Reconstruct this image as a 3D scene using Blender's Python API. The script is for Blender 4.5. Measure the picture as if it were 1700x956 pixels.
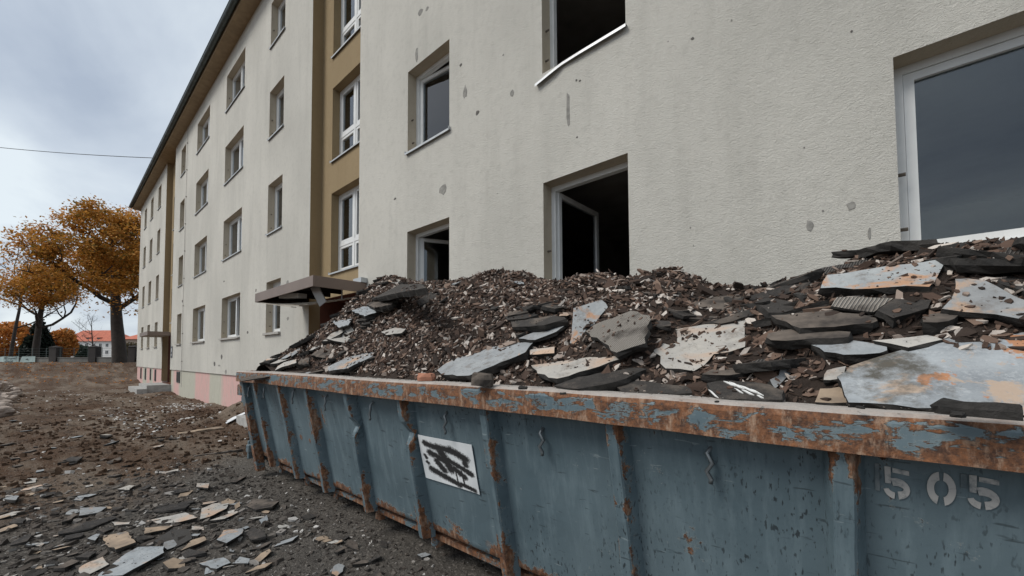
import bpy, bmesh, math, random
import numpy as np
from mathutils import Vector, Matrix, noise as mnoise

for o in list(bpy.data.objects):
    bpy.data.objects.remove(o)
S = bpy.context.scene
C = S.collection
RND = random.Random(11)
R = math.radians

# ------------------------------------------------------------------ camera
HC = 1.55                    # eye height above the yard
F, CX, CY = 650.0, 850.0, 567.2
YAW, PIT, ROL = 0.70794, 0.03772, -0.00526
D = 4.2                      # distance to the facade plane (y = D)

def _axes():
    cy, sy, cp, sp = math.cos(YAW), math.sin(YAW), math.cos(PIT), math.sin(PIT)
    f = Vector((-sy*cp, cy*cp, sp)); r = Vector((cy, sy, 0)); u = r.cross(f)
    r2 = math.cos(ROL)*r + math.sin(ROL)*u; u2 = -math.sin(ROL)*r + math.cos(ROL)*u
    return r2, u2, f
CR, CU, CF = _axes()
cam = bpy.data.cameras.new('camera'); camo = bpy.data.objects.new('camera', cam); C.objects.link(camo)
cam.sensor_width = 36; cam.lens = F/1700*36; cam.shift_y = (CY-478)/1700
cam.clip_start = 0.02; cam.clip_end = 3000
m = Matrix((CR, CU, -CF)).transposed().to_4x4(); m.translation = (0, 0, HC)
camo.matrix_world = m
S.camera = camo

def ray(px, py):
    return CR*((px-CX)/F) - CU*((py-CY)/F) + CF
def on_y(px, py, Y):
    r = ray(px, py); return r*(Y/r.y) + Vector((0, 0, HC))
def on_z(px, py, z):
    r = ray(px, py); return r*((z-HC)/r.z) + Vector((0, 0, HC))
def on_plane(px, py, P, n):
    r = ray(px, py); o = Vector((0, 0, HC)); return o + r*((P-o).dot(n)/r.dot(n))

# ------------------------------------------------------------------ light
S.render.engine = 'CYCLES'
S.view_settings.view_transform = 'Standard'; S.view_settings.look = 'None'
S.view_settings.gamma = 1; S.view_settings.exposure = 0.74
SUN_EL, SUN_AZ = 47, 242      # azimuth measured from +x, counter clockwise
W = bpy.data.worlds.new('World'); S.world = W; W.use_nodes = True
nt = W.node_tree; nt.nodes.clear()
def wn(t, **k):
    n = nt.nodes.new(t)
    for a, b in k.items(): setattr(n, a, b)
    return n
out = wn('ShaderNodeOutputWorld'); bg = wn('ShaderNodeBackground'); bg.inputs[1].default_value = 0.1
nt.links.new(bg.outputs[0], out.inputs[0])
sky = wn('ShaderNodeTexSky'); sky.sky_type = 'NISHITA'; sky.sun_disc = False
sky.sun_elevation = R(SUN_EL); sky.sun_rotation = R(90-SUN_AZ); sky.dust_density = 2.0
tc = wn('ShaderNodeTexCoord'); sep = wn('ShaderNodeSeparateXYZ'); nt.links.new(tc.outputs['Generated'], sep.inputs[0])
mx = wn('ShaderNodeMath', operation='MAXIMUM'); nt.links.new(sep.outputs[2], mx.inputs[0]); mx.inputs[1].default_value = 0.0
ad = wn('ShaderNodeMath', operation='ADD'); nt.links.new(mx.outputs[0], ad.inputs[0]); ad.inputs[1].default_value = 0.22
vd = wn('ShaderNodeVectorMath', operation='DIVIDE'); nt.links.new(tc.outputs['Generated'], vd.inputs[0])
cmb = wn('ShaderNodeCombineXYZ')
for i in range(3): nt.links.new(ad.outputs[0], cmb.inputs[i])
nt.links.new(cmb.outputs[0], vd.inputs[1])
mpw = wn('ShaderNodeMapping'); mpw.inputs['Scale'].default_value = (0.9, 1.5, 0.9); mpw.inputs['Rotation'].default_value = (0, 0, 0.5); mpw.inputs['Location'].default_value = (0.7, 3.1, 0)
nt.links.new(vd.outputs[0], mpw.inputs[0])
n1 = wn('ShaderNodeTexNoise'); n1.inputs['Scale'].default_value = 1.25; n1.inputs['Detail'].default_value = 7; n1.inputs['Roughness'].default_value = 0.5; n1.inputs['Distortion'].default_value = 0.35
nt.links.new(mpw.outputs[0], n1.inputs['Vector'])
rp = wn('ShaderNodeValToRGB'); nt.links.new(n1.outputs[0], rp.inputs[0])
e = rp.color_ramp.elements; e[0].position = 0.33; e[0].color = (2.6, 3.0, 3.6, 1); e[1].position = 0.66; e[1].color = (4.9, 5.35, 5.6, 1)
el = rp.color_ramp.elements.new(0.5); el.color = (3.7, 4.12, 4.6, 1)
mixw = wn('ShaderNodeMix', data_type='RGBA'); mixw.inputs[0].default_value = 0.9
nt.links.new(sky.outputs[0], mixw.inputs[6]); nt.links.new(rp.outputs[0], mixw.inputs[7]); nt.links.new(mixw.outputs[2], bg.inputs[0])

sun = bpy.data.lights.new('sun', 'SUN'); sun.energy = 1.5; sun.angle = R(25); sun.color = (1, 0.965, 0.91)
suno = bpy.data.objects.new('sun', sun); C.objects.link(suno)
sd = Vector((math.cos(R(SUN_EL))*math.cos(R(SUN_AZ)), math.cos(R(SUN_EL))*math.sin(R(SUN_AZ)), math.sin(R(SUN_EL))))
suno.rotation_euler = sd.to_track_quat('Z', 'Y').to_euler()
suno.location = sd*60

# ------------------------------------------------------------------ material helpers
class N:
    def __init__(s, name):
        s.m = bpy.data.materials.new(name); s.m.use_nodes = True; s.t = s.m.node_tree; s.t.nodes.clear()
        s.o = s.t.nodes.new('ShaderNodeOutputMaterial'); s._tc = s.t.nodes.new('ShaderNodeTexCoord')
    def lk(s, v, i):
        if isinstance(v, bpy.types.NodeSocket): s.t.links.new(v, i)
        elif v is not None:
            if hasattr(i.default_value, '__len__') and not hasattr(v, '__len__'): v = (v, v, v, 1)[:len(i.default_value)]
            elif hasattr(v, '__len__') and len(v) == 3 and len(i.default_value) == 4: v = (*v, 1)
            i.default_value = v
    def co(s, scale=(1, 1, 1), kind='Object', rot=(0, 0, 0)):
        mp = s.t.nodes.new('ShaderNodeMapping'); mp.inputs['Scale'].default_value = scale; mp.inputs['Rotation'].default_value = rot
        s.t.links.new(s._tc.outputs[kind], mp.inputs[0]); return mp.outputs[0]
    def noise(s, sc, det=4, v=None, rough=0.55, dist=0.0):
        n = s.t.nodes.new('ShaderNodeTexNoise'); n.inputs['Scale'].default_value = sc; n.inputs['Detail'].default_value = det
        n.inputs['Roughness'].default_value = rough; n.inputs['Distortion'].default_value = dist
        s.t.links.new(v if v is not None else s._tc.outputs['Object'], n.inputs['Vector']); return n.outputs[0]
    def vor(s, sc, v=None, out='Distance', feature='F1', rnd=1.0):
        n = s.t.nodes.new('ShaderNodeTexVoronoi'); n.feature = feature; n.inputs['Scale'].default_value = sc; n.inputs['Randomness'].default_value = rnd
        s.t.links.new(v if v is not None else s._tc.outputs['Object'], n.inputs['Vector']); return n.outputs[out]
    def wave(s, sc, v=None, dist=0.0, det=2):
        n = s.t.nodes.new('ShaderNodeTexWave'); n.inputs['Scale'].default_value = sc; n.inputs['Distortion'].default_value = dist; n.inputs['Detail'].default_value = det
        s.t.links.new(v if v is not None else s._tc.outputs['Object'], n.inputs['Vector']); return n.outputs['Fac']
    def ramp(s, f, *st):
        n = s.t.nodes.new('ShaderNodeValToRGB'); s.lk(f, n.inputs[0]); el = n.color_ramp.elements
        for i, (p, c) in enumerate(st):
            if not hasattr(c, '__len__'): c = (c, c, c)
            x = el[i] if i < 2 else el.new(p)
            x.position = p; x.color = (*c, 1)
        return n.outputs[0]
    def mix(s, f, a, b, mode='MIX'):
        n = s.t.nodes.new('ShaderNodeMix'); n.data_type = 'RGBA'; n.blend_type = mode
        s.lk(f, n.inputs[0]); s.lk(a, n.inputs[6]); s.lk(b, n.inputs[7]); return n.outputs[2]
    def math(s, op, a, b=0.0, clamp=False):
        n = s.t.nodes.new('ShaderNodeMath'); n.operation = op; n.use_clamp = clamp; s.lk(a, n.inputs[0]); s.lk(b, n.inputs[1]); return n.outputs[0]
    def attr(s, name, out='Fac'):
        n = s.t.nodes.new('ShaderNodeAttribute'); n.attribute_name = name; return n.outputs[out]
    def orand(s):
        n = s.t.nodes.new('ShaderNodeObjectInfo'); return n.outputs['Random']
    def normal_z(s):
        g = s.t.nodes.new('ShaderNodeNewGeometry'); x = s.t.nodes.new('ShaderNodeSeparateXYZ'); s.t.links.new(g.outputs['Normal'], x.inputs[0]); return x.outputs[2]
    def bump(s, h, st=0.5, d=0.01, n=None):
        b = s.t.nodes.new('ShaderNodeBump'); b.inputs['Strength'].default_value = st; b.inputs['Distance'].default_value = d
        s.lk(h, b.inputs['Height'])
        if n is not None: s.t.links.new(n, b.inputs['Normal'])
        return b.outputs[0]
    def done(s, col, rough=0.8, nrm=None, metal=0.0, spec=0.5):
        p = s.t.nodes.new('ShaderNodeBsdfPrincipled'); s.lk(col, p.inputs['Base Color']); s.lk(rough, p.inputs['Roughness']); s.lk(metal, p.inputs['Metallic'])
        p.inputs['Specular IOR Level'].default_value = spec
        if nrm is not None: s.t.links.new(nrm, p.inputs['Normal'])
        s.t.links.new(p.outputs[0], s.o.inputs[0]); return s.m

M = {}
# facade plaster: rough scratched render, faint vertical weather streaks
def m_plaster(name, c1, c2, dirt, fine=1.0):
    n = N(name)
    big = n.noise(0.55, 5, n.co((1, 1, 0.6)))
    strk = n.noise(2.2, 4, n.co((1.6, 1.6, 0.16)), 0.6)
    spot = n.noise(9, 5, rough=0.65)
    c = n.mix(n.ramp(big, (0.35, 0), (0.68, 1)), c1, c2)
    c = n.mix(n.math('MULTIPLY', n.ramp(strk, (0.52, 0), (0.8, 1)), 0.3), c, dirt)
    c = n.mix(n.math('MULTIPLY', n.ramp(spot, (0.5, 0), (0.75, 1)), 0.28), c, dirt)
    g = n.noise(95, 4, n.co((1, 1, 1.6)), 0.7)
    g2 = n.noise(34, 3, n.co((1, 1, 1.9)), 0.6, 1.2)
    c = n.mix(n.math('MULTIPLY', n.ramp(g, (0.36, 1), (0.52, 0)), 0.32), c, dirt)
    b = n.bump(g, 0.9*fine, 0.008); b = n.bump(g2, 0.8*fine, 0.014, b)
    b = n.bump(spot, 0.2, 0.02, b)
    M[name] = n.done(c, 0.93, b, spec=0.2)
m_plaster('plaster', (0.60, 0.58, 0.525), (0.49, 0.475, 0.43), (0.33, 0.32, 0.285))
m_plaster('ochre', (0.345, 0.262, 0.155), (0.295, 0.22, 0.125), (0.23, 0.168, 0.095))
m_plaster('reveal', (0.50, 0.44, 0.35), (0.44, 0.38, 0.29), (0.32, 0.26, 0.19), 0.5)
def m_plinth():
    n = N('plinth')
    st = n.ramp(n.noise(0.22, 1, n.co((1, 0.0, 0.0))), (0.46, 0), (0.5, 1))
    c = n.mix(st, (0.44, 0.43, 0.36), (0.58, 0.37, 0.34))
    c = n.mix(n.ramp(n.noise(3, 6, n.co((3, 1, 0.7)), 0.7), (0.5, 0), (0.75, 0.9)), c, (0.36, 0.34, 0.29))
    c = n.mix(n.ramp(n.noise(5, 6, n.co((2.5, 1, 0.5)), 0.75), (0.62, 0), (0.66, 0.85)), c, (0.66, 0.64, 0.6))
    M['plinth'] = n.done(c, 0.95, n.bump(n.noise(50, 4), 0.6, 0.006), spec=0.2)
m_plinth()
def simple(name, c, rough=0.7, bump=0.0, bs=40, var=0.25, metal=0.0, spec=0.5, c2=None):
    n = N(name); f = n.noise(bs*0.15, 5); f2 = n.noise(bs, 4)
    d = c2 or tuple(x*(1-var) for x in c)
    col = n.mix(n.ramp(f, (0.35, 0), (0.68, 1)), c, d)
    M[name] = n.done(col, rough, n.bump(f2, bump, 0.004) if bump else None, metal, spec); return M[name]
simple('pvc', (0.72, 0.73, 0.72), 0.35, 0.05, 30, 0.12)
simple('pvc_dark', (0.06, 0.065, 0.065), 0.5)
simple('sill_metal', (0.47, 0.49, 0.5), 0.4, 0.05, 30, 0.2, 0.2)
simple('sill_stone', (0.4, 0.38, 0.35), 0.9, 0.5, 80, 0.3)
simple('interior', (0.3, 0.28, 0.26), 0.95, 0.2, 10, 0.4)
simple('gutter', (0.075, 0.095, 0.095), 0.45, 0.1, 20, 0.4, 0.4)
simple('soffit', (0.36, 0.27, 0.17), 0.9, 0.2, 30, 0.25)
simple('roof_tile', (0.09, 0.07, 0.065), 0.85, 0.5, 10)
simple('canopy_metal', (0.21, 0.155, 0.125), 0.45, 0.05, 10, 0.2, 0.3)
simple('canopy_lining', (0.42, 0.38, 0.32), 0.85, 0.2, 20, 0.3)
simple('dark_void', (0.02, 0.018, 0.016), 0.95)
simple('grey_metal', (0.45, 0.47, 0.48), 0.4, 0.05, 20, 0.2, 0.5)
simple('hook_metal', (0.2, 0.22, 0.23), 0.4, 0.1, 30, 0.4, 0.6)
simple('door_wood', (0.15, 0.055, 0.035), 0.5, 0.1, 30, 0.35)
simple('stud', (0.12, 0.1, 0.08), 0.8)
simple('cable', (0.03, 0.03, 0.03), 0.7)
simple('scar', (0.3, 0.29, 0.265), 0.98, 0.8, 120, 0.4)
simple('scar_dark', (0.13, 0.12, 0.11), 0.98, 0.6, 120)
simple('bark', (0.05, 0.04, 0.033), 0.95, 0.8, 25, 0.4)
simple('far_wall', (0.72, 0.72, 0.7), 0.9, 0.1, 10, 0.08)
simple('far_tan', (0.42, 0.34, 0.27), 0.9, 0.1, 10, 0.15)
simple('far_roof', (0.5, 0.15, 0.09), 0.9, 0.3, 10, 0.3)
simple('far_glass', (0.03, 0.035, 0.04), 0.2)
simple('fence_post', (0.05, 0.043, 0.04), 0.9, 0.4, 15, 0.35)
simple('fence_wall', (0.22, 0.21, 0.19), 0.95, 0.4, 15, 0.3)
simple('fence_wire', (0.08, 0.1, 0.095), 0.6)
simple('rock', (0.4, 0.33, 0.28), 0.95, 0.7, 30, 0.4)
simple('concrete', (0.4, 0.39, 0.37), 0.95, 0.6, 40, 0.3)
simple('clod', (0.105, 0.068, 0.046), 0.97, 0.9, 60, 0.5, spec=0.1)
simple('white_plastic', (0.75, 0.76, 0.77), 0.4, 0.05, 10, 0.1)
simple('banner', (0.42, 0.52, 0.5), 0.7, 0.05, 10, 0.2)
simple('banner_ink', (0.03, 0.04, 0.05), 0.7)
simple('house_plate', (0.05, 0.055, 0.07), 0.4)
simple('house_plate_ink', (0.6, 0.6, 0.6), 0.5)
simple('brick', (0.42, 0.19, 0.12), 0.95, 0.7, 60, 0.3)
simple('bitumen', (0.02, 0.019, 0.018), 0.85, 1.0, 90, 0.5, spec=0.25, c2=(0.05, 0.046, 0.042))
simple('tar_dust', (0.15, 0.125, 0.105), 0.97, 1.0, 70, 0.4, spec=0.15, c2=(0.045, 0.04, 0.037))
simple('tan_top', (0.36, 0.27, 0.19), 0.9, 0.7, 60, 0.3, c2=(0.2, 0.155, 0.115))

def m_glass():
    n = N('glass'); t = n.t.nodes
    fr = t.new('ShaderNodeFresnel'); fr.inputs[0].default_value = 1.52
    a = t.new('ShaderNodeBsdfTransparent'); a.inputs[0].default_value = (0.7, 0.75, 0.75, 1)
    g = t.new('ShaderNodeBsdfGlossy'); g.inputs['Roughness'].default_value = 0.02; g.inputs[0].default_value = (0.95, 0.97, 1, 1)
    mu = n.math('MULTIPLY', fr.outputs[0], 1.7, True)
    mx = t.new('ShaderNodeMixShader'); n.lk(mu, mx.inputs[0]); n.t.links.new(a.outputs[0], mx.inputs[1]); n.t.links.new(g.outputs[0], mx.inputs[2])
    n.t.links.new(mx.outputs[0], n.o.inputs[0]); M['glass'] = n.m
m_glass()

# steel container paint: blue-grey, scratched, blistered, rust along edges
def m_paint(name, rust_lo, rust_hi, dusty=False, flip=1.0, zs=1.15):
    n = N(name)
    base = n.mix(n.ramp(n.noise(1.3, 5), (0.35, 0), (0.7, 1)), (0.083, 0.122, 0.142), (0.122, 0.167, 0.188))
    base = n.mix(n.math('MULTIPLY', n.ramp(n.noise(6, 5, n.co((3.0, 1, 0.5)), 0.65), (0.48, 0), (0.75, 1)), 0.55), base, (0.19, 0.25, 0.275))
    # dark drips and specks
    sp = n.ramp(n.noise(62, 2, n.co((1.4, 1, 0.42)), 0.5), (0.33, 1), (0.39, 0))
    spm = n.ramp(n.noise(2.1, 4), (0.46, 0), (0.62, 1))
    base = n.mix(n.math('MULTIPLY', n.math('MULTIPLY', sp, spm), 0.85), base, (0.022, 0.028, 0.032))
    sc = n.ramp(n.noise(7, 3, n.co((1, 1, 7), rot=(0, 0.75, 0)), 0.5), (0.66, 0), (0.70, 1))
    base = n.mix(n.math('MULTIPLY', sc, 0.6), base, (0.025, 0.032, 0.036))
    sc2 = n.ramp(n.noise(5, 4, n.co((1.2, 1, 8), rot=(0, -0.5, 0)), 0.55), (0.69, 0), (0.71, 1))
    base = n.mix(n.math('MULTIPLY', sc2, 0.45), base, (0.3, 0.35, 0.36))
    rust = n.mix(n.ramp(n.noise(26, 6, rough=0.8), (0.36, 0), (0.62, 1)), (0.25, 0.105, 0.045), (0.055, 0.027, 0.017))
    rust = n.mix(n.ramp(n.noise(17, 6, n.co((1.5, 1, 0.5)), 0.75), (0.5, 0), (0.66, 0.9)), rust, (0.36, 0.25, 0.175))
    rn = n.math('ADD', n.math('MULTIPLY', n.noise(2.6 if zs < 2 else 6.0, 7, n.co((1, 1, zs)), 0.62, 0.8), 0.66), n.math('MULTIPLY', n.noise(24, 6, n.co((1, 1, 1) if zs < 2 else (0.5, 1, 1.6)), 0.75), 0.34))
    rn = n.math('ADD', rn, n.math('MULTIPLY', n.attr('wear'), 0.34*flip))
    rm = n.ramp(rn, (rust_lo, 0), (rust_hi, 1))
    vd = n.vor(4.2, n.co((1, 0.3, 1))); vc = n.vor(4.2, n.co((1, 0.3, 1)), 'Color')
    spots = n.math('MULTIPLY', n.ramp(n.math('ADD', vd, n.math('MULTIPLY', n.noise(35, 3), 0.12)), (0.17, 1), (0.21, 0)), n.ramp(vc, (0.42, 0), (0.47, 1)))
    rm = n.math('MAXIMUM', rm, n.math('MULTIPLY', spots, 0.85))
    halo = n.ramp(rn, (rust_lo-0.02, 0), (rust_lo, 1))
    col = n.mix(n.math('MULTIPLY', halo, 0.4), base, (0.3, 0.33, 0.32))
    col = n.mix(rm, col, rust)
    if dusty:
        dz = n.ramp(n.math('ADD', n.normal_z(), n.math('MULTIPLY', n.noise(8, 5), 0.35)), (0.75, 0), (1.02, 1))
        col = n.mix(n.math('MULTIPLY', dz, 0.92), col, n.mix(n.noise(160, 3), (0.30, 0.275, 0.25), (0.46, 0.43, 0.4)))
    b = n.bump(n.noise(5, 3), 0.25, 0.02); b = n.bump(rm, 0.5, 0.0025, b); b = n.bump(n.math('MULTIPLY', n.noise(70, 4, rough=0.7), n.math('ADD', rm, 0.12)), 0.6, 0.006, b)
    rough = n.math('ADD', n.math('MULTIPLY', rm, 0.4), n.math('ADD', 0.36, n.math('MULTIPLY', n.noise(9, 4), 0.2)))
    M[name] = n.done(col, rough, b, 0.0, 0.5)
m_paint('paint', 0.64, 0.66)
m_paint('paint_rim', 0.52, 0.54, True, 0.42, 2.2)
m_paint('paint_rib', 0.63, 0.65)
def m_stencil(name, c, lo, hi):
    n = N(name)
    f = n.ramp(n.noise(22, 6, rough=0.7), (lo, 0), (hi, 1))
    M[name] = n.done(n.mix(f, (0.08, 0.11, 0.125), c), 0.7)
m_stencil('stencil_paint', (0.46, 0.45, 0.43), 0.28, 0.5)
m_stencil('stencil_ghost', (0.2, 0.22, 0.225), 0.35, 0.7)
def m_sign():
    n = N('sign_plate')
    k = n.math('ADD', n.attr('ink'), n.math('MULTIPLY', n.math('SUBTRACT', n.noise(75, 4, rough=0.75), 0.5), 0.85))
    f = n.ramp(k, (0.40, 0), (0.68, 1))
    c = n.mix(n.ramp(n.noise(6, 4), (0.4, 0), (0.7, 1)), (0.72, 0.74, 0.75), (0.6, 0.63, 0.64))
    M['sign_plate'] = n.done(n.mix(f, c, (0.025, 0.025, 0.026)), 0.5)
m_sign()

# slab tops: pale grey sheet with orange-pink burn and dust
def m_slab(name, a, b, orange, lo, hi, dirt=0.6, dim=0.35, bst=0.5):
    n = N(name)
    v = n.co((1, 1, 1)); off = n.t.nodes.new('ShaderNodeVectorMath'); off.operation = 'ADD'
    n.t.links.new(v, off.inputs[0]); sc = n.t.nodes.new('ShaderNodeVectorMath'); sc.operation = 'SCALE'; n.t.links.new(n.orand(), sc.inputs['Scale']); sc.inputs[0].default_value = (37, 23, 11)
    n.t.links.new(sc.outputs[0], off.inputs[1]); V = off.outputs[0]
    c = n.mix(n.ramp(n.noise(6, 8, V, 0.75), (0.36, 0), (0.64, 1)), a, b); c = n.mix(n.math('MULTIPLY', n.ramp(n.noise(38, 5, V, 0.75), (0.45, 0), (0.62, 1)), 0.4), c, b)
    c = n.mix(n.ramp(n.noise(3.2, 6, V, 0.6, 0.6), (lo, 0), (hi, 1)), c, orange)
    c = n.mix(n.math('MULTIPLY', n.ramp(n.noise(9, 8, V, 0.75), (0.53, 0), (0.64, 1)), dirt), c, (0.12, 0.1, 0.085))
    c = n.mix(n.ramp(n.noise(55, 3, V), (0.66, 0), (0.7, 0.9)), c, (0.04, 0.036, 0.033))
    c = n.mix(n.math('MULTIPLY', n.orand(), dim), c, (0.2, 0.18, 0.16))
    M[name] = n.done(c, 0.85, n.bump(n.noise(48, 5, V, 0.65), bst, 0.005 if bst < 0.9 else 0.014), spec=0.2)
m_slab('slab_grey', (0.36, 0.38, 0.39), (0.24, 0.26, 0.275), (0.5, 0.33, 0.22), 0.6, 0.66)
m_slab('slab_rusty', (0.40, 0.42, 0.42), (0.27, 0.29, 0.3), (0.44, 0.255, 0.155), 0.52, 0.57, 0.6)
m_slab('slab_pale', (0.5, 0.47, 0.42), (0.38, 0.37, 0.35), (0.52, 0.37, 0.27), 0.52, 0.64, 0.5)
m_slab('slab_dark', (0.05, 0.046, 0.043), (0.026, 0.024, 0.023), (0.14, 0.115, 0.095), 0.56, 0.7, 0.5, 0.1, 1.0)
def m_corr(name, a, b):
    n = N(name); w = n.wave(26, n.co((1, 1, 1), rot=(0, 0, 0.35)), 2.0, 2)
    c = n.mix(w, b, a); c = n.mix(n.ramp(n.noise(7, 5), (0.5, 0), (0.68, 1)), c, (0.07, 0.06, 0.052))
    M[name] = n.done(c, 0.9, n.bump(w, 0.9, 0.012), spec=0.3)
m_corr('corr_pale', (0.36, 0.33, 0.29), (0.19, 0.17, 0.15))
m_corr('corr_dark', (0.13, 0.12, 0.11), (0.045, 0.042, 0.04))
def m_big():
    n = N('slab_big')
    c = n.mix(n.ramp(n.noise(4, 7, rough=0.7), (0.35, 0), (0.68, 1)), (0.36, 0.385, 0.40), (0.17, 0.185, 0.2)); c = n.mix(n.ramp(n.noise(30, 6, rough=0.8), (0.5, 0), (0.66, 0.6)), c, (0.46, 0.48, 0.49))
    c = n.mix(n.ramp(n.noise(3.4, 8, rough=0.72, dist=0.7), (0.52, 0), (0.57, 0.85)), c, (0.42, 0.31, 0.225))
    c = n.mix(n.ramp(n.noise(4.2, 8, n.co((1, 1, 1), rot=(0, 0, 1)), 0.68), (0.59, 0), (0.61, 0.9)), c, (0.40, 0.18, 0.08))
    c = n.mix(n.ramp(n.noise(2.0, 8, n.co(rot=(0.4, 0, 2)), 0.72), (0.5, 0), (0.6, 0.95)), c, (0.075, 0.068, 0.055))
    M['slab_big'] = n.done(c, 0.75, n.bump(n.noise(40, 6, rough=0.7), 0.35, 0.006), spec=0.35)
m_big()
# chips: per-chip colour from a face attribute
def m_chips(name, stops, rough=0.9):
    n = N(name); c = n.ramp(n.attr('rnd'), *stops)
    c = n.mix(n.math('MULTIPLY', n.noise(30, 3), 0.25), c, (0.06, 0.05, 0.045))
    M[name] = n.done(c, rough, n.bump(n.noise(90, 3), 0.5, 0.004), spec=0.3)
m_chips('bark_chips', [(0.0, (0.022, 0.017, 0.014)), (0.35, (0.058, 0.036, 0.026)), (0.6, (0.115, 0.07, 0.05)), (0.76, (0.2, 0.135, 0.1)), (0.86, (0.32, 0.26, 0.22)), (1.0, (0.62, 0.56, 0.5))])
m_chips('grit', [(0.0, (0.025, 0.021, 0.018)), (0.5, (0.07, 0.058, 0.048)), (0.8, (0.13, 0.115, 0.1)), (0.92, (0.25, 0.23, 0.21)), (1.0, (0.6, 0.58, 0.55))])
m_chips('white_bits', [(0.0, (0.25, 0.22, 0.2)), (0.5, (0.45, 0.42, 0.4)), (1.0, (0.65, 0.63, 0.6))])
def m_heap():
    n = N('heap_soil'); c = n.mix(n.noise(14, 6, rough=0.75), (0.02, 0.015, 0.012), (0.085, 0.062, 0.05))
    M['heap_soil'] = n.done(c, 0.97, n.bump(n.noise(30, 6, rough=0.75), 1.0, 0.04), spec=0.2)
m_heap()
def m_ground():
    n = N('yard_soil')
    c = n.mix(n.ramp(n.noise(0.32, 5, n.co((0.5, 1.2, 1)), 0.6), (0.35, 0), (0.66, 1)), (0.075, 0.04, 0.022), (0.125, 0.086, 0.06))
    c = n.mix(n.ramp(n.noise(0.9, 6, n.co((0.35, 1.3, 1), rot=(0, 0, 0.1)), 0.65), (0.47, 0), (0.6, 0.85)), c, (0.19, 0.15, 0.115))
    c = n.mix(n.ramp(n.noise(2.7, 6, rough=0.7), (0.5, 0), (0.68, 0.85)), c, (0.035, 0.024, 0.018))
    grey = n.attr('grey')
    c = n.mix(grey, c, n.mix(n.noise(5, 6, rough=0.7), (0.05, 0.046, 0.042), (0.15, 0.14, 0.125)))
    v = n.vor(20, out='Distance'); pm = n.ramp(n.noise(45, 3), (0.6, 0), (0.64, 1))
    c = n.mix(n.math('MULTIPLY', pm, 0.55), c, (0.3, 0.27, 0.235))
    b = n.bump(n.noise(3, 6, rough=0.7), 0.6, 0.06); b = n.bump(n.noise(24, 6, rough=0.75), 1.0, 0.03, b); b = n.bump(v, 0.5, 0.02, b)
    M['yard_soil'] = n.done(c, 0.97, b, spec=0.15)
m_ground()
def m_leaf(name, stops):
    n = N(name); c = n.ramp(n.attr('rnd'), *stops)
    p = n.t.nodes.new('ShaderNodeBsdfPrincipled'); n.lk(c, p.inputs['Base Color']); p.inputs['Roughness'].default_value = 0.65; p.inputs['Specular IOR Level'].default_value = 0.25
    tr = n.t.nodes.new('ShaderNodeBsdfTranslucent'); n.lk(c, tr.inputs[0])
    mx = n.t.nodes.new('ShaderNodeMixShader'); mx.inputs[0].default_value = 0.35
    n.t.links.new(p.outputs[0], mx.inputs[1]); n.t.links.new(tr.outputs[0], mx.inputs[2]); n.t.links.new(mx.outputs[0], n.o.inputs[0]); M[name] = n.m
m_leaf('leaf_amber', [(0, (0.16, 0.12, 0.03)), (0.3, (0.36, 0.19, 0.035)), (0.65, (0.55, 0.24, 0.04)), (1, (0.66, 0.34, 0.09))])
m_leaf('leaf_orange', [(0, (0.3, 0.16, 0.04)), (0.5, (0.55, 0.21, 0.045)), (1, (0.66, 0.31, 0.09))])
m_leaf('leaf_conifer', [(0, (0.008, 0.014, 0.011)), (1, (0.03, 0.042, 0.03))])
m_leaf('leaf_green', [(0, (0.02, 0.035, 0.025)), (1, (0.06, 0.085, 0.06))])
m_leaf('dry_grass', [(0, (0.07, 0.055, 0.03)), (1, (0.2, 0.16, 0.09))])

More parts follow.
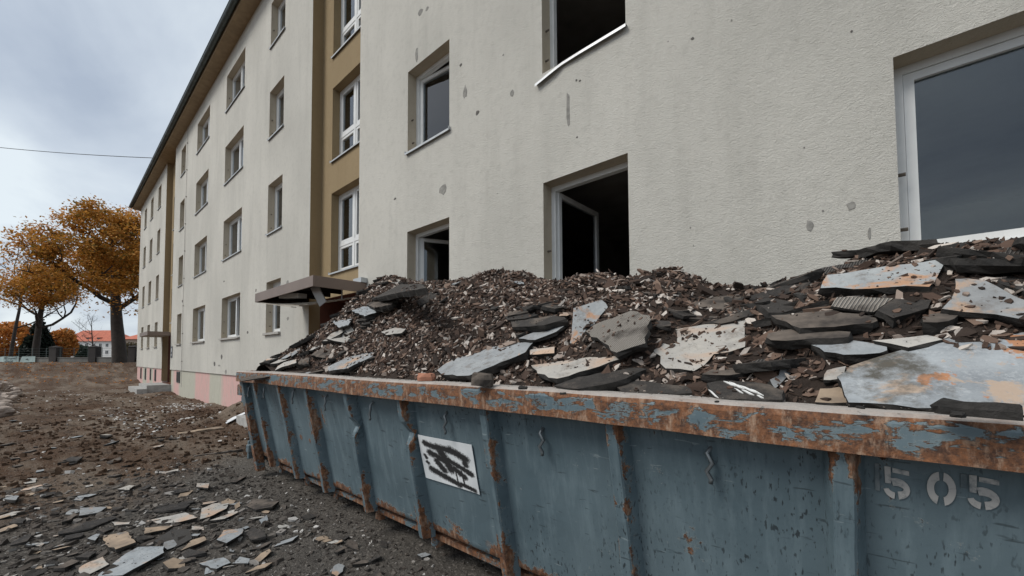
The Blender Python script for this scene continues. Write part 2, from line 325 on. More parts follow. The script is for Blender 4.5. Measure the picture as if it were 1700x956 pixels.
# ------------------------------------------------------------------ mesh helpers
def tag(o, label=None, cat=None, group=None, kind=None):
    if label: o['label'] = label
    if cat: o['category'] = cat
    if group: o['group'] = group
    if kind: o['kind'] = kind
    elif cat in ('slab', 'felt', 'rubble', 'concrete'): o['kind'] = 'thing'
    return o
def empty(name, loc=(0, 0, 0), rz=0.0, **k):
    o = bpy.data.objects.new(name, None); C.objects.link(o); o.location = loc; o.rotation_euler = (0, 0, rz); o.empty_display_size = 0.1
    return tag(o, **k)
def link(name, me, mats, parent=None, smooth=False):
    if not isinstance(mats, (list, tuple)): mats = [mats]
    for x in mats: me.materials.append(M[x] if isinstance(x, str) else x)
    o = bpy.data.objects.new(name, me); C.objects.link(o)
    if parent: o.parent = parent
    if smooth: me.shade_smooth()
    return o
class MB:
    def __init__(s): s.v = []; s.f = []; s.mi = []
    def add(s, vs, fs, mi=0):
        b = len(s.v); s.v += [tuple(v) for v in vs]
        for f in fs: s.f.append([b+i for i in f]); s.mi.append(mi)
        return s
    def box(s, a, b, mi=0):
        x0, y0, z0 = a; x1, y1, z1 = b
        return s.add([(x0, y0, z0), (x1, y0, z0), (x1, y1, z0), (x0, y1, z0), (x0, y0, z1), (x1, y0, z1), (x1, y1, z1), (x0, y1, z1)],
                     [(0, 3, 2, 1), (4, 5, 6, 7), (0, 1, 5, 4), (1, 2, 6, 5), (2, 3, 7, 6), (3, 0, 4, 7)], mi)
    def quad(s, a, b, c, d, mi=0): return s.add([a, b, c, d], [(0, 1, 2, 3)], mi)
    def tube(s, pts, r, n=6, mi=0, caps=True):
        pts = [Vector(p) for p in pts]; rs = r if hasattr(r, '__len__') else [r]*len(pts)
        vs = []; prev = None
        for i, p in enumerate(pts):
            t = (pts[min(i+1, len(pts)-1)] - pts[max(i-1, 0)]).normalized()
            if prev is None:
                a = t.orthogonal().normalized()
            else:
                a = (prev - t*prev.dot(t)).normalized()
            prev = a; b = t.cross(a)
            for k in range(n):
                w = 2*math.pi*k/n; vs.append(p + (a*math.cos(w) + b*math.sin(w))*rs[i])
        fs = []
        for i in range(len(pts)-1):
            for k in range(n):
                k2 = (k+1) % n; fs.append((i*n+k, i*n+k2, (i+1)*n+k2, (i+1)*n+k))
        if caps: fs.append(tuple(reversed(range(n)))); fs.append(tuple((len(pts)-1)*n+k for k in range(n)))
        return s.add(vs, fs, mi)
    def mesh(s, name):
        me = bpy.data.meshes.new(name); me.from_pydata(s.v, [], s.f); me.polygons.foreach_set('material_index', s.mi); me.update(); return me
    def build(s, name, mats, parent=None, smooth=False): return link(name, s.mesh(name), mats, parent, smooth)
def bevel(o, w=0.006, seg=2):
    b = o.modifiers.new('bevel', 'BEVEL'); b.width = w; b.segments = seg; b.limit_method = 'ANGLE'; return o
def copy_tree(o, parent=None):
    c = o.copy(); C.objects.link(c); c.parent = parent
    for ch in [x for x in o.children]: copy_tree(ch, c)
    return c
def fnoise(x, y, z=0.0, o=4):
    return mnoise.fractal(Vector((x, y, z)), 1.0, 2.0, o)

# ------------------------------------------------------------------ ground
def sm(a, b, x):
    t = min(1, max(0, (x-a)/(b-a))); return t*t*(3-2*t)
def ground_z(x, y):
    r = math.hypot(x, y)
    z = 0.0
    z += -0.32*sm(-8, -24, x)*sm(-60, -40, x)*sm(-4, 3, y)       # lower towards the far end of the house
    z += 1.15*sm(-37, -56, x)                                     # bank towards the street
    if r < 90:
        a = 0.03 + 0.07*sm(-6, -14, x)
        z += a*fnoise(x*0.55, y*0.9, 3.1) + (0.022+0.018*sm(-6, -10, x))*fnoise(x*2.3, y*2.3, 7.7, 5)
        z += 0.12*sm(-14, -30, x)*fnoise(x*0.25, y*0.45, 1.7)
    z += 0.42*math.exp(-((x+12.2)/1.1)**2 - ((y-3.3)/0.5)**2)     # soil heap against the plinth
    z += 0.55*math.exp(-((x+50)/2.2)**2 - ((y-4.5)/1.6)**2)
    return z
def make_ground():
    xs = np.unique(np.concatenate([np.linspace(-900, -90, 14), np.linspace(-90, -30, 70), np.linspace(-30, -9.1, 230), np.linspace(-9, 2.2, 190), np.linspace(2.4, 12, 20), np.linspace(14, 500, 12)]))
    ys = np.unique(np.concatenate([np.linspace(-700, -40, 12), np.linspace(-38, -5, 30), np.linspace(-4.8, 4.6, 190), np.linspace(5, 30, 26), np.linspace(34, 700, 14)]))
    nx, ny = len(xs), len(ys)
    V = [(x, y, ground_z(x, y)) for y in ys for x in xs]
    Fc = [(j*nx+i, j*nx+i+1, (j+1)*nx+i+1, (j+1)*nx+i) for j in range(ny-1) for i in range(nx-1)]
    me = bpy.data.meshes.new('ground'); me.from_pydata(V, [], Fc)
    a = me.attributes.new('grey', 'FLOAT', 'POINT')
    g = []
    for x, y, z in V:
        k = sm(-1.0, 0.7, x + 5.9 + 0.63*y + 0.9*fnoise(x*0.7, y*0.7, 9))
        g.append(0.9*k)
    a.data.foreach_set('value', g); me.update()
    o = link('ground', me, 'yard_soil', smooth=True); tag(o, 'churned brown earth of the building yard', 'ground', kind='structure')
make_ground()

# ------------------------------------------------------------------ apartment house
HEAD = [3.868, 6.913, 9.885, 12.77]
SILL = [2.306, 5.372, 8.379, 11.32]
BOT, TOP = 0.924, 13.5
bld = empty('apartment_building', (-7.93, D, 0), label='four storey apartment block with grey plaster walls, gutted windows and ochre stair bays', cat='building')
bld_inv = Matrix.Translation((7.93, -D, 0))
def bpart(o, parent=None):
    o.parent = parent or bld
    if parent is None: o.matrix_parent_inverse = bld_inv
    return o
XR = 6.0
SECT = [(-42.35, -31.3), (-28.65, -10.43), (-7.93, XR)]
REC = [(-31.3, -28.65), (-10.43, -7.93)]
RD = 0.28; REV = 0.19
S1, S2, S3, S4 = 1.19, 2.29, 1.15, 1.12
COLS = [  # x0, x1, double?
    (-6.14, -4.95, 0), (-3.03, -1.84, 0), (0.336, 2.62, 1), (3.4, 4.6, 0),
    (-13.56, -12.38, 0), (-18.5, -16.18, 1), (-23.4, -21.1, 1), (-27.05, -25.95, 0),
    (-34.25, -33.15, 0), (-37.35, -36.2, 0), (-40.3, -39.2, 0)]
OPEN = [(a, b, SILL[k], HEAD[k]) for a, b, d in COLS for k in range(4)]
def holes_wall(name, x0, x1, z0, z1, y, ops, mat, rmat, rev):
    xs = sorted({x0, x1, *[v for o in ops for v in o[:2]]}); zs = sorted({z0, z1, *[v for o in ops for v in o[2:]]})
    mb = MB()
    for i in range(len(xs)-1):
        for j in range(len(zs)-1):
            cx, cz = (xs[i]+xs[i+1])/2, (zs[j]+zs[j+1])/2
            if any(a < cx < b and c < cz < d for a, b, c, d in ops): continue
            mb.quad((xs[i], y, zs[j]), (xs[i+1], y, zs[j]), (xs[i+1], y, zs[j+1]), (xs[i], y, zs[j+1]))
    for a, b, c, d in ops:
        Y = y + rev + 0.09
        mb.quad((a, y, c), (a, y, d), (a, Y, d), (a, Y, c), 1); mb.quad((b, y, d), (b, y, c), (b, Y, c), (b, Y, d), 1)
        mb.quad((a, y, d), (b, y, d), (b, Y, d), (a, Y, d), 1); mb.quad((b, y, c), (a, y, c), (a, Y, c), (b, Y, c), 1)
    return bpart(mb.build(name, [mat, rmat]))
for i, (a, b) in enumerate(SECT):
    ops = [o for o in OPEN if a < o[0] < b]
    holes_wall('wall', a, b, BOT, TOP, D, ops, 'plaster', 'reveal', REV)
RW = [(3.68, 5.71), (6.55, 8.45), (9.29, 11.3)]
for a, b in REC:
    wx0 = a + 0.58; wx1 = wx0 + 1.6
    holes_wall('stair_bay_wall', a, b, 3.05, TOP, D+RD, [(wx0, wx1, c, d) for c, d in RW], 'ochre', 'ochre', REV)
    mb = MB()
    mb.quad((a, D, 0.2), (a, D+RD, 0.2), (a, D+RD, TOP), (a, D, TOP)); mb.quad((b, D+RD, 0.2), (b, D, 0.2), (b, D, TOP), (b, D+RD, TOP))
    bpart(mb.build('bay_return', 'ochre'))
    # entrance under the stair bay: deep dark porch with a brown door
    dz = 0.35 if a > -20 else 0.1
    mb = MB(); Y = D+0.95
    mb.quad((a, D+RD, dz), (a, Y, dz), (a, Y, 3.05), (a, D+RD, 3.05)); mb.quad((b, Y, dz), (b, D+RD, dz), (b, D+RD, 3.05), (b, Y, 3.05))
    mb.quad((a, Y, dz), (b, Y, dz), (b, Y, 3.05), (a, Y, 3.05)); mb.quad((a, D+RD, 3.05), (b, D+RD, 3.05), (b, Y, 3.05), (a, Y, 3.05)); mb.quad((a, D, dz), (b, D, dz), (b, Y, dz), (a, Y, dz))
    bpart(mb.build('porch', 'door_wood'))
    mb = MB(); mb.box((a+0.7, Y-0.07, dz), (b-0.55, Y-0.01, 2.75)); dr = bpart(mb.build('door', 'door_wood')); bevel(dr)
    mb = MB(); mb.box((a+0.82, Y-0.1, dz+1.05), (b-1.05, Y-0.075, 2.6)); mb.build('pane', 'pvc_dark', dr)
    mb = MB(); mb.tube([(b-0.75, Y-0.14, dz+1.0), (b-0.75, Y-0.14, dz+1.35)], 0.014); mb.build('handle', 'grey_metal', dr)
    mb = MB(); mb.box((a-0.25, D-0.95, dz-0.5), (b+0.1, D+RD, dz-0.001)); mb.box((a-0.65, D-1.35, dz-0.6), (b+0.3, D-0.95, dz-0.17)); bpart(mb.build('entrance_step', 'concrete'))
# plinth, set back under the plaster edge
def plinth():
    for a, b in SECT:
        ops = []
        mb = MB(); mb.quad((a+0.05, D+0.05, -0.9), (b-0.05, D+0.05, -0.9), (b-0.05, D+0.05, BOT), (a+0.05, D+0.05, BOT))
        mb.quad((a+0.05, D+3, -0.9), (a+0.05, D+0.05, -0.9), (a+0.05, D+0.05, BOT), (a+0.05, D+3, BOT)); mb.quad((b-0.05, D+0.05, -0.9), (b-0.05, D+3, -0.9), (b-0.05, D+3, BOT), (b-0.05, D+0.05, BOT))
        mb.quad((a, D, BOT), (a, D+0.06, BOT), (b, D+0.06, BOT), (b, D, BOT))
        bpart(mb.build('plinth', 'plinth'))
    for x0, x1, z0, z1 in [(-27.0, -26.2, 0.28, 0.85), (-14.4, -13.4, 0.05, 0.88), (-34.0, -33.5, 0.1, 0.85), (-35.9, -35.5, 0.1, 0.85), (-38.2, -37.7, 0.05, 0.85), (-40.4, -39.9, 0.05, 0.85)]:
        w = MB(); w.box((x0, D+0.02, z0), (x0+0.05, D+0.048, z1)); w.box((x1-0.05, D+0.02, z0), (x1, D+0.048, z1)); w.box((x0+0.05, D+0.02, z0), (x1-0.05, D+0.048, z0+0.05)); w.box((x0+0.05, D+0.02, z1-0.05), (x1-0.05, D+0.048, z1))
        o = bpart(w.build('basement_window', 'pvc_dark')); g = MB(); g.box((x0+0.05, D+0.03, z0+0.05), (x1-0.05, D+0.044, z1-0.05)); g.build('pane', 'dark_void', o)
plinth()
# inside: floors and back wall of the gutted rooms
def interior():
    mb = MB(); y0, y1 = D+REV+0.1, D+6.5
    for k in range(4):
        fz = SILL[k]-0.85; cz = (SILL[k+1]-0.85-0.25) if k < 3 else 13.45
        for sa, sb in SECT: mb.quad((sa, y0, fz), (sb, y0, fz), (sb, y1, fz), (sa, y1, fz)); mb.quad((sa, y1, cz), (sb, y1, cz), (sb, y0, cz), (sa, y0, cz))
        for x in (-42.3, -38.6, -35.2, -31.32, -28.63, -24.6, -19.8, -14.9, -10.45, -7.91, -4.1, -0.9, 3.0, XR-0.05):
            mb.quad((x, y0, fz), (x, y1, fz), (x, y1, cz), (x, y0, cz))
    mb.quad((-42.3, y1, 0), (XR, y1, 0), (XR, y1, 13.5), (-42.3, y1, 13.5))
    bpart(mb.build('room_interior', 'interior'))
    mb = MB(); mb.quad((-42.35, D, BOT), (-42.35, D, TOP), (-42.35, D+11, TOP), (-42.35, D+11, BOT)); mb.quad((XR, D, -0.5), (XR, D+11, -0.5), (XR, D+11, TOP), (XR, D, TOP)); mb.quad((-42.35, D+11, -0.5), (-42.35, D+11, TOP), (XR, D+11, TOP), (XR, D+11, -0.5))
    bpart(mb.build('gable_wall', 'plaster'))
interior()
# eaves: soffit, fascia, gutter, roof
def eaves():
    x0, x1 = -43.2, XR+0.4
    mb = MB(); mb.box((x0, 3.79, 13.5), (x1, D+0.6, 13.53)); bpart(mb.build('soffit', 'soffit'))
    mb = MB(); mb.box((x0, 3.765, 13.485), (x1, 3.788, 13.72)); bpart(mb.build('fascia', 'soffit'))
    mb = MB(); yc, zc, r = 3.66, 13.66, 0.105; n = 9
    pr = [(yc + r*math.cos(math.pi+math.pi*k/(n-1)), zc + r*math.sin(math.pi+math.pi*k/(n-1))) for k in range(n)]
    pr2 = [(yc + (r-0.012)*math.cos(math.pi+math.pi*k/(n-1)), zc + (r-0.012)*math.sin(math.pi+math.pi*k/(n-1))) for k in range(n)]
    vs = [(x0, *p) for p in pr] + [(x1, *p) for p in pr]; fs = [(k, k+1, n+k+1, n+k) for k in range(n-1)]; mb.add(vs, fs)
    vs = [(x0, *p) for p in pr2] + [(x1, *p) for p in pr2]; mb.add(vs, [(k, n+k, n+k+1, k+1) for k in range(n-1)])
    mb.tube([(x0, yc-r, zc), (x1, yc-r, zc)], 0.014)
    g = bpart(mb.build('gutter', 'gutter', smooth=True))
    b = MB(); b.add([(0, 3.552, 13.67), (0.03, 3.552, 13.67), (0.03, 3.60, 13.56), (0, 3.60, 13.56), (0.03, 3.66, 13.545), (0, 3.66, 13.545), (0.03, 3.72, 13.56), (0, 3.72, 13.56)], [(0, 1, 2, 3), (3, 2, 4, 5), (5, 4, 6, 7)]); me = b.mesh('gutter_bracket'); me.materials.append(M['gutter'])
    for i in range(36):
        o = bpy.data.objects.new('gutter_bracket', me); C.objects.link(o); o.parent = g; o.location = (-42.6+i*1.2, 0, 0)
    mb = MB(); mb.quad((x0, 3.62, 13.70), (x1, 3.62, 13.70), (x1, 9.7, 17.2), (x0, 9.7, 17.2)); mb.quad((x0, 15.8, 13.7), (x0, 9.7, 17.2), (x1, 9.7, 17.2), (x1, 15.8, 13.7))
    mb.quad((x0, 3.62, 13.66), (x0, 9.7, 17.16), (x1, 9.7, 17.16), (x1, 3.62, 13.66)); mb.add([(x0, 3.7, 13.66), (x0, 15.7, 13.66), (x0, 9.7, 17.17)], [(0, 2, 1)])
    bpart(mb.build('roof', 'roof_tile'))
    mb = MB(); mb.tube([(-25.45, D-0.035, 13.5), (-25.45, D-0.035, 1.0), (-25.45, D-0.02, 0.1)], 0.009, 6)
    cd = bpart(mb.build('conductor_wire', 'sill_stone'))
    b = MB(); b.box((-0.02, -0.02, -0.015), (0.02, 0.035, 0.015)); me = b.mesh('clip'); me.materials.append(M['stud'])
    for i in range(9):
        o = bpy.data.objects.new('clip', me); C.objects.link(o); o.parent = cd; o.location = (-25.45, D-0.035, 1.4+i*1.4)
eaves()

# windows: frame (thing's part) > sash, pane, sill, fixing studs
def frame_ring(mb, x0, x1, z0, z1, w, y0, y1, mi=0):
    mb.box((x0, y0, z0), (x0+w, y1, z1), mi); mb.box((x1-w, y0, z0), (x1, y1, z1), mi)
    mb.box((x0+w, y0, z0), (x1-w, y1, z0+w), mi); mb.box((x0+w, y0, z1-w), (x1-w, y1, z1), mi)
WCACHE = {}
def wmesh(key, fn, mats):
    if key not in WCACHE:
        mb = MB(); fn(mb); me = mb.mesh(key[0])
        for x in mats: me.materials.append(M[x])
        WCACHE[key] = me
    return WCACHE[key]
def put(name, me, parent, loc=(0, 0, 0), rz=0.0):
    o = bpy.data.objects.new(name, me); C.objects.link(o); o.parent = parent; o.location = loc; o.rotation_euler = (0, 0, rz); return o
def window(x0, x1, z0, z1, y, kind='single', sill='metal', studs=True, open_deg=0.0, frame=True, bent=False):
    w, h = round(x1-x0, 3), round(z1-z0, 3)
    y = y + REV
    fo = put('window', wmesh(('window', w, h, kind), lambda mb: ([frame_ring(mb, 0, w, 0, h, 0.065, 0, 0.075)] + ([mb.box((w/2-0.035, 0, 0.065), (w/2+0.035, 0.075, h-0.065))] if kind in ('double', 'stair') else []) + ([mb.box((0.065, 0.002, h*0.36-0.04), (w-0.065, 0.073, h*0.36+0.04))] if kind == 'stair' else [])), ['pvc']), None, (x0, y, z0))
    fo.parent = bld; fo.matrix_parent_inverse = bld_inv
    bays = [(0.068, w-0.068, 0.068, h-0.068)] if kind in ('single', 'gone') else [(0.068, w/2-0.038, 0.068, h-0.068), (w/2+0.038, w-0.068, 0.068, h-0.068)]
    if kind == 'stair': bays = [(a, b, c, d) for a, b in ((0.068, w/2-0.038), (w/2+0.038, w-0.068)) for c, d in ((0.068, h*0.36-0.043), (h*0.36+0.043, h-0.068))]
    if kind == 'gone': bays = []
    for bi, (a, b, c, d) in enumerate(bays):
        bw, bh = round(b-a, 3), round(d-c, 3)
        s = put('sash', wmesh(('sash', bw, bh), lambda mb: frame_ring(mb, 0, bw, 0, bh, 0.062, -0.018, 0.05), ['pvc']), fo, (a, 0.03, c))
        me = wmesh(('pane', bw, bh), lambda mb: mb.box((0.05, 0.012, 0.05), (bw-0.05, 0.02, bh-0.05)), ['glass'])
        p = put('pane', me, fo, (a, 0.03, c))
        if open_deg and bi == len(bays)-1:
            if len(bays) == 1:
                s.rotation_euler = p.rotation_euler = (0, 0, R(open_deg)); s.location.y = p.location.y = 0.06
            else:
                for q in (s, p): q.location = (b, 0.06, c); q.rotation_euler = (0, 0, R(180-open_deg))
    if sill == 'metal':
        if bent:
            mb = MB(); xs = [-0.09, 0.2, 0.33, 0.6, w+0.02]; zz = [-0.13, -0.07, -0.028, -0.026, -0.02]; yy = [-0.245, -0.245, -0.225, -0.235, -0.24]
            vs = []; fs = []
            for xx, za, ya in zip(xs, zz, yy): vs += [(xx, 0.02, za*0.6+0.02), (xx, ya, za), (xx, ya, za-0.035)]
            for i in range(4): b0 = i*3; fs += [(b0, b0+1, b0+4, b0+3), (b0+1, b0+2, b0+5, b0+4)]
            mb.add(vs, fs); me = mb.mesh('sill'); me.materials.append(M['sill_metal']); put('sill', me, fo)
        else:
            def f(mb):
                mb.add([(-0.03, 0.02, 0.005), (w+0.03, 0.02, 0.005), (w+0.03, -0.235, -0.022), (-0.03, -0.235, -0.022), (w+0.03, -0.235, -0.058), (-0.03, -0.235, -0.058), (w+0.03, -0.228, -0.058), (-0.03, -0.228, -0.058), (-0.03, -0.228, -0.03), (w+0.03, -0.228, -0.03)], [(0, 3, 2, 1), (3, 5, 4, 2), (5, 7, 6, 4), (7, 8, 9, 6)])
                mb.box((-0.032, -0.237, -0.04), (-0.026, 0.0, 0.012)); mb.box((w+0.026, -0.237, -0.04), (w+0.032, 0.0, 0.012))
            put('sill', wmesh(('sill', w), f, ['sill_metal']), fo)
    elif sill == 'stone':
        put('sill', wmesh(('sill_s', w), lambda mb: mb.box((-0.06, -0.26, -0.07), (w+0.05, 0.0, -0.004)), ['sill_stone']), fo)
    if studs:
        me = wmesh(('stud',), lambda mb: mb.tube([(0, 0, 0), (0.05, 0, 0)], 0.014, 6), ['stud'])
        for zz in (0.14*h, 0.42*h): put('fixing_stud', me, fo, (0.001, -0.1+RND.uniform(-0.02, 0.02), zz))
    return fo
for ci, (a, b, dbl) in enumerate(COLS):
    for k in range(4):
        if ci < 4 and k > 1: continue
        kind = 'double' if dbl else 'single'; od = 0.0; bent = False
        if ci == 2: kind = 'single'
        if ci == 1 and k == 0: od = 88
        if ci == 1 and k == 1: kind = 'gone'; bent = True
        if ci == 0 and k == 0: od = 62
        if ci == 0 and k == 1: od = 7
        if ci == 5 and k == 0: od = 75
        if ci == 6 and k == 1: od = 40
        window(a, b, SILL[k], HEAD[k], D, kind, 'stone' if (k == 0 and ci > 3) else 'metal', True, od, bent=bent)
for a, b in REC:
    for c, d in RW: window(a+0.58, a+2.18, c, d, D+RD, 'stair', 'metal', False)

# plaster scars
def blob(px, py, wpx, hpx, mat, yy=D):
    c = on_y(px, py, yy); a = on_y(px+wpx, py, yy); s = (a-c).length; hh = (on_y(px, py-hpx, yy)-c).length
    mb = MB(); n = 9; vs = []
    for k in range(n):
        t = 2*math.pi*k/n; r = RND.uniform(0.65, 1.1); vs.append((c.x+s/2*r*math.cos(t), yy-0.004, c.z+hh/2*r*math.sin(t)))
    inn = [(c.x+(v[0]-c.x)*1.12, yy+0.001, c.z+(v[2]-c.z)*1.12) for v in vs]
    mb.add(vs+inn, [tuple(range(n))]+[(k, n+k, n+(k+1) % n, (k+1) % n) for k in range(n)])
    bpart(mb.build('plaster_scar', mat))
for px, py, w, h, mt in [(943, 182, 6, 68, 'scar'), (772, 153, 6, 22, 'scar'), (850, 155, 8, 12, 'scar'), (793, 187, 6, 8, 'scar_dark'), (735, 314, 11, 18, 'scar'), (1413, 341, 15, 17, 'scar'), (1344, 374, 14, 19, 'scar'), (1443, 388, 6, 26, 'scar'), (1414, 52, 4, 4, 'scar_dark'), (1150, 64, 6, 5, 'scar_dark'), (692, 90, 4, 26, 'scar'), (698, 20, 7, 10, 'scar'), (709, 14, 5, 6, 'scar'), (765, 108, 4, 5, 'scar_dark'), (656, 330, 4, 4, 'scar_dark'), (957, 133, 3, 4, 'scar_dark'), (963, 134, 4, 3, 'scar_dark'), (958, 228, 3, 3, 'scar_dark'), (769, 464, 8, 12, 'scar'), (790, 459, 5, 6, 'scar'), (1335, 245, 3, 3, 'scar_dark'), (411, 552, 3, 5, 'scar_dark'), (368, 592, 3, 9, 'scar_dark'), (356, 604, 3, 8, 'scar_dark'), (364, 607, 4, 3, 'scar'), (375, 617, 3, 8, 'scar'), (477, 470, 5, 9, 'scar'), (425, 482, 2, 6, 'scar_dark'), (478, 529, 4, 6, 'scar'), (372, 467, 2, 3, 'scar_dark'), (303, 500, 2, 5, 'scar_dark'), (1366, 350, 4, 4, 'scar')]:
    blob(px, py, w, h, mt)
for _ in range(9):
    px, py = RND.uniform(620, 1480), RND.uniform(5, 440)
    if any(a-0.1 < on_y(px, py, D).x < b+0.1 and c-0.15 < on_y(px, py, D).z < d+0.1 for a, b, c, d in OPEN): continue
    s = RND.uniform(1.5, 3.6); blob(px, py, s, s*RND.uniform(0.6, 2.2), 'scar')

# entrance canopies
def canopy(name, x0, x1, y0, z, label, broken):
    t = empty(name, ((x0+x1)/2, D, z), label=label, cat='canopy'); inv = Matrix.Translation((-(x0+x1)/2, -D, -z))
    def part(o): o.parent = t; o.matrix_parent_inverse = inv; return o
    h = 0.21
    mb = MB(); mb.box((x0, y0, z-h), (x1, y0+0.02, z)); mb.box((x0, y0+0.02, z-h), (x0+0.02, D-0.003, z)); mb.box((x1-0.02, y0+0.02, z-h), (x1, D-0.003, z))
    part(bevel(mb.build('fascia', 'canopy_metal'), 0.004))
    mb = MB(); mb.box((x0+0.02, y0+0.02, z-0.03), (x1-0.02, D-0.003, z-0.004)); part(mb.build('top_sheet', 'canopy_metal'))
    mb = MB()
    if broken:
        for k in range(5):
            xx = x0+0.4+k*0.6; b = MB(); b.box((xx, y0+0.025, z-0.13), (xx+0.05, D-0.01, z-0.035)); part(b.build('rafter', 'dark_void'))
        mb = MB(); n = 9; d = (D-y0-0.04)/n       # ceiling boards, hanging down towards the door
        for k in range(n):
            ya, yb = y0+0.03+k*d, y0+0.03+(k+1)*d-0.008
            xe = x1-0.12-1.0*(1-k/n)
            dip = 0.05+0.25*(1-k/n)
            b = MB(); b.add([(x0+0.03, ya, z-h-0.004), (xe, ya, z-h-dip), (xe, yb, z-h-dip), (x0+0.03, yb, z-h-0.004), (x0+0.03, ya, z-h+0.012), (xe, ya, z-h-dip+0.016), (xe, yb, z-h-dip+0.016), (x0+0.03, yb, z-h+0.012)], [(0, 3, 2, 1), (4, 5, 6, 7), (0, 1, 5, 4), (1, 2, 6, 5), (2, 3, 7, 6), (3, 0, 4, 7)])
            part(b.build('ceiling_board', 'canopy_lining'))
        b = MB(); b.box((-0.11, -0.012, -0.42), (0.11, 0.012, 0.0)); o = b.build('loose_panel', 'grey_metal'); part(o); o.location = (x1-0.62, y0+0.28, z-0.09); o.rotation_euler = (R(12), R(-24), R(12))
        b = MB(); b.box((-0.45, -0.1, 0), (0.45, 0.1, 0.1)); o = b.build('lamp_housing', 'pvc'); part(o); o.location = (x0+1.35, y0+0.35, z-h+0.0); o.rotation_euler = (0, R(4), R(5)); bevel(o, 0.01)
        b = MB(); b.tube([(x1-0.4, y0+0.75, z-0.04), (x1-0.4, y0+0.75, z-0.34)], 0.012); part(b.build('hanger', 'grey_metal'))
        b = MB(); b.box((x1-0.3, D-0.14, z+0.0), (x1+0.03, D-0.004, z+0.10)); part(b.build('flashing', 'grey_metal'))
    else:
        mb.box((x0+0.02, y0+0.02, z-h+0.005), (x1-0.02, D-0.003, z-h+0.03)); part(mb.build('ceiling_board', 'canopy_lining'))
    return t
canopy('entrance_canopy', -10.85, -7.58, 3.12, 3.1, 'brown metal entrance canopy with its ceiling boards torn open above the rubble', True)
canopy('entrance_canopy', -31.75, -28.75, 3.24, 3.03, 'intact flat brown canopy over the far entrance beside the house number plate', False)
# house number plate
c = on_y(285.5, 584, D)
hp = MB(); hp.box((-0.17, -0.02, -0.32), (0.17, 0, 0.30)); o = hp.build('house_number_plate', 'house_plate'); o.location = (c.x, D-0.002, c.z)
tag(o, 'small dark number plate on the plaster beside the far entrance', 'number plate')
hp = MB(); hp.box((-0.1, -0.024, 0.0), (0.1, -0.0215, 0.2)); hp.box((-0.12, -0.024, -0.2), (0.12, -0.0215, -0.13)); hp.build('number_panel', 'house_plate_ink', o)

# ------------------------------------------------------------------ skip container
CO = Vector((-2.4, 1.571, 0)); CRZ = 0.012
box = empty('rubble_container', CO, CRZ, label='blue steel rubble container with rusty rim, stencilled 505, heaped with debris', cat='container')
CM = Matrix.Translation(CO) @ Matrix.Rotation(CRZ, 4, 'Z'); CMI = CM.inverted()
U0, U1 = -3.6, 3.75
WID = 2.3
def vpan(z): return 0.11 + 0.2*(1.25-z)
def vrib(z): return 0.03 + 0.2*(1.25-z)
def wear(me, vals):
    a = me.attributes.new('wear', 'FLOAT', 'POINT'); a.data.foreach_set('value', vals)
def dent(u, z): return 0.012*fnoise(u*1.3, z*1.6, 4.2, 3) + 0.02*max(0, fnoise(u*0.9, z*1.2, 8.8, 2)-0.15)
def sheet(name, us, zs, fn, wfn, mat, sm_=True):
    V = [fn(u, z) for z in zs for u in us]; nx = len(us)
    Fc = [(j*nx+i, j*nx+i+1, (j+1)*nx+i+1, (j+1)*nx+i) for j in range(len(zs)-1) for i in range(nx-1)]
    me = bpy.data.meshes.new(name); me.from_pydata(V, [], Fc); wear(me, [wfn(u, z) for z in zs for u in us]); me.update()
    o = link(name, me, mat, box, sm_); return o
# near side wall, with dents, folded under at the foot
us = np.linspace(U0, U1, 200); zs = np.concatenate([[0.16, 0.2], np.linspace(0.26, 1.27, 34)])
def side_pt(u, z):
    if z < 0.25: return (u, vpan(0.26) + (0.26-z)*1.4 + dent(u, z)*0.5, z)
    return (u, vpan(z)+dent(u, z), z)
sheet('side_panel', us, zs, side_pt, lambda u, z: 0.65*(1-sm(0.22, 0.42, z)) + 0.12*sm(1.1, 1.24, z), 'paint')
sheet('side_panel', np.linspace(U1, U0, 30), np.linspace(0.2, 1.27, 6), lambda u, z: (u, WID-vpan(z), z), lambda u, z: 0.2, 'paint')
for uu, s in ((U0+0.02, 1), (U1-0.02, -1)):
    vv = np.linspace(0.1, WID-0.1, 24)
    V = [(uu, (v-WID/2)*(1-0.17*(1.25-z))+WID/2, z) for z in np.linspace(0.18, 1.27, 12) for v in vv]; n_ = len(vv)
    me = bpy.data.meshes.new('end_panel'); me.from_pydata(V, [], [(j*n_+i, (j+1)*n_+i, (j+1)*n_+i+1, j*n_+i+1) for j in range(11) for i in range(n_-1)]); wear(me, [0.2]*len(V)); link('end_panel', me, 'paint', box, True)
fl = MB(); fl.box((U0+0.03, 0.36, 0.16), (U1-0.03, WID-0.36, 0.2)); o = fl.build('floor_plate', 'paint', box); wear(o.data, [0.5]*len(o.data.vertices))
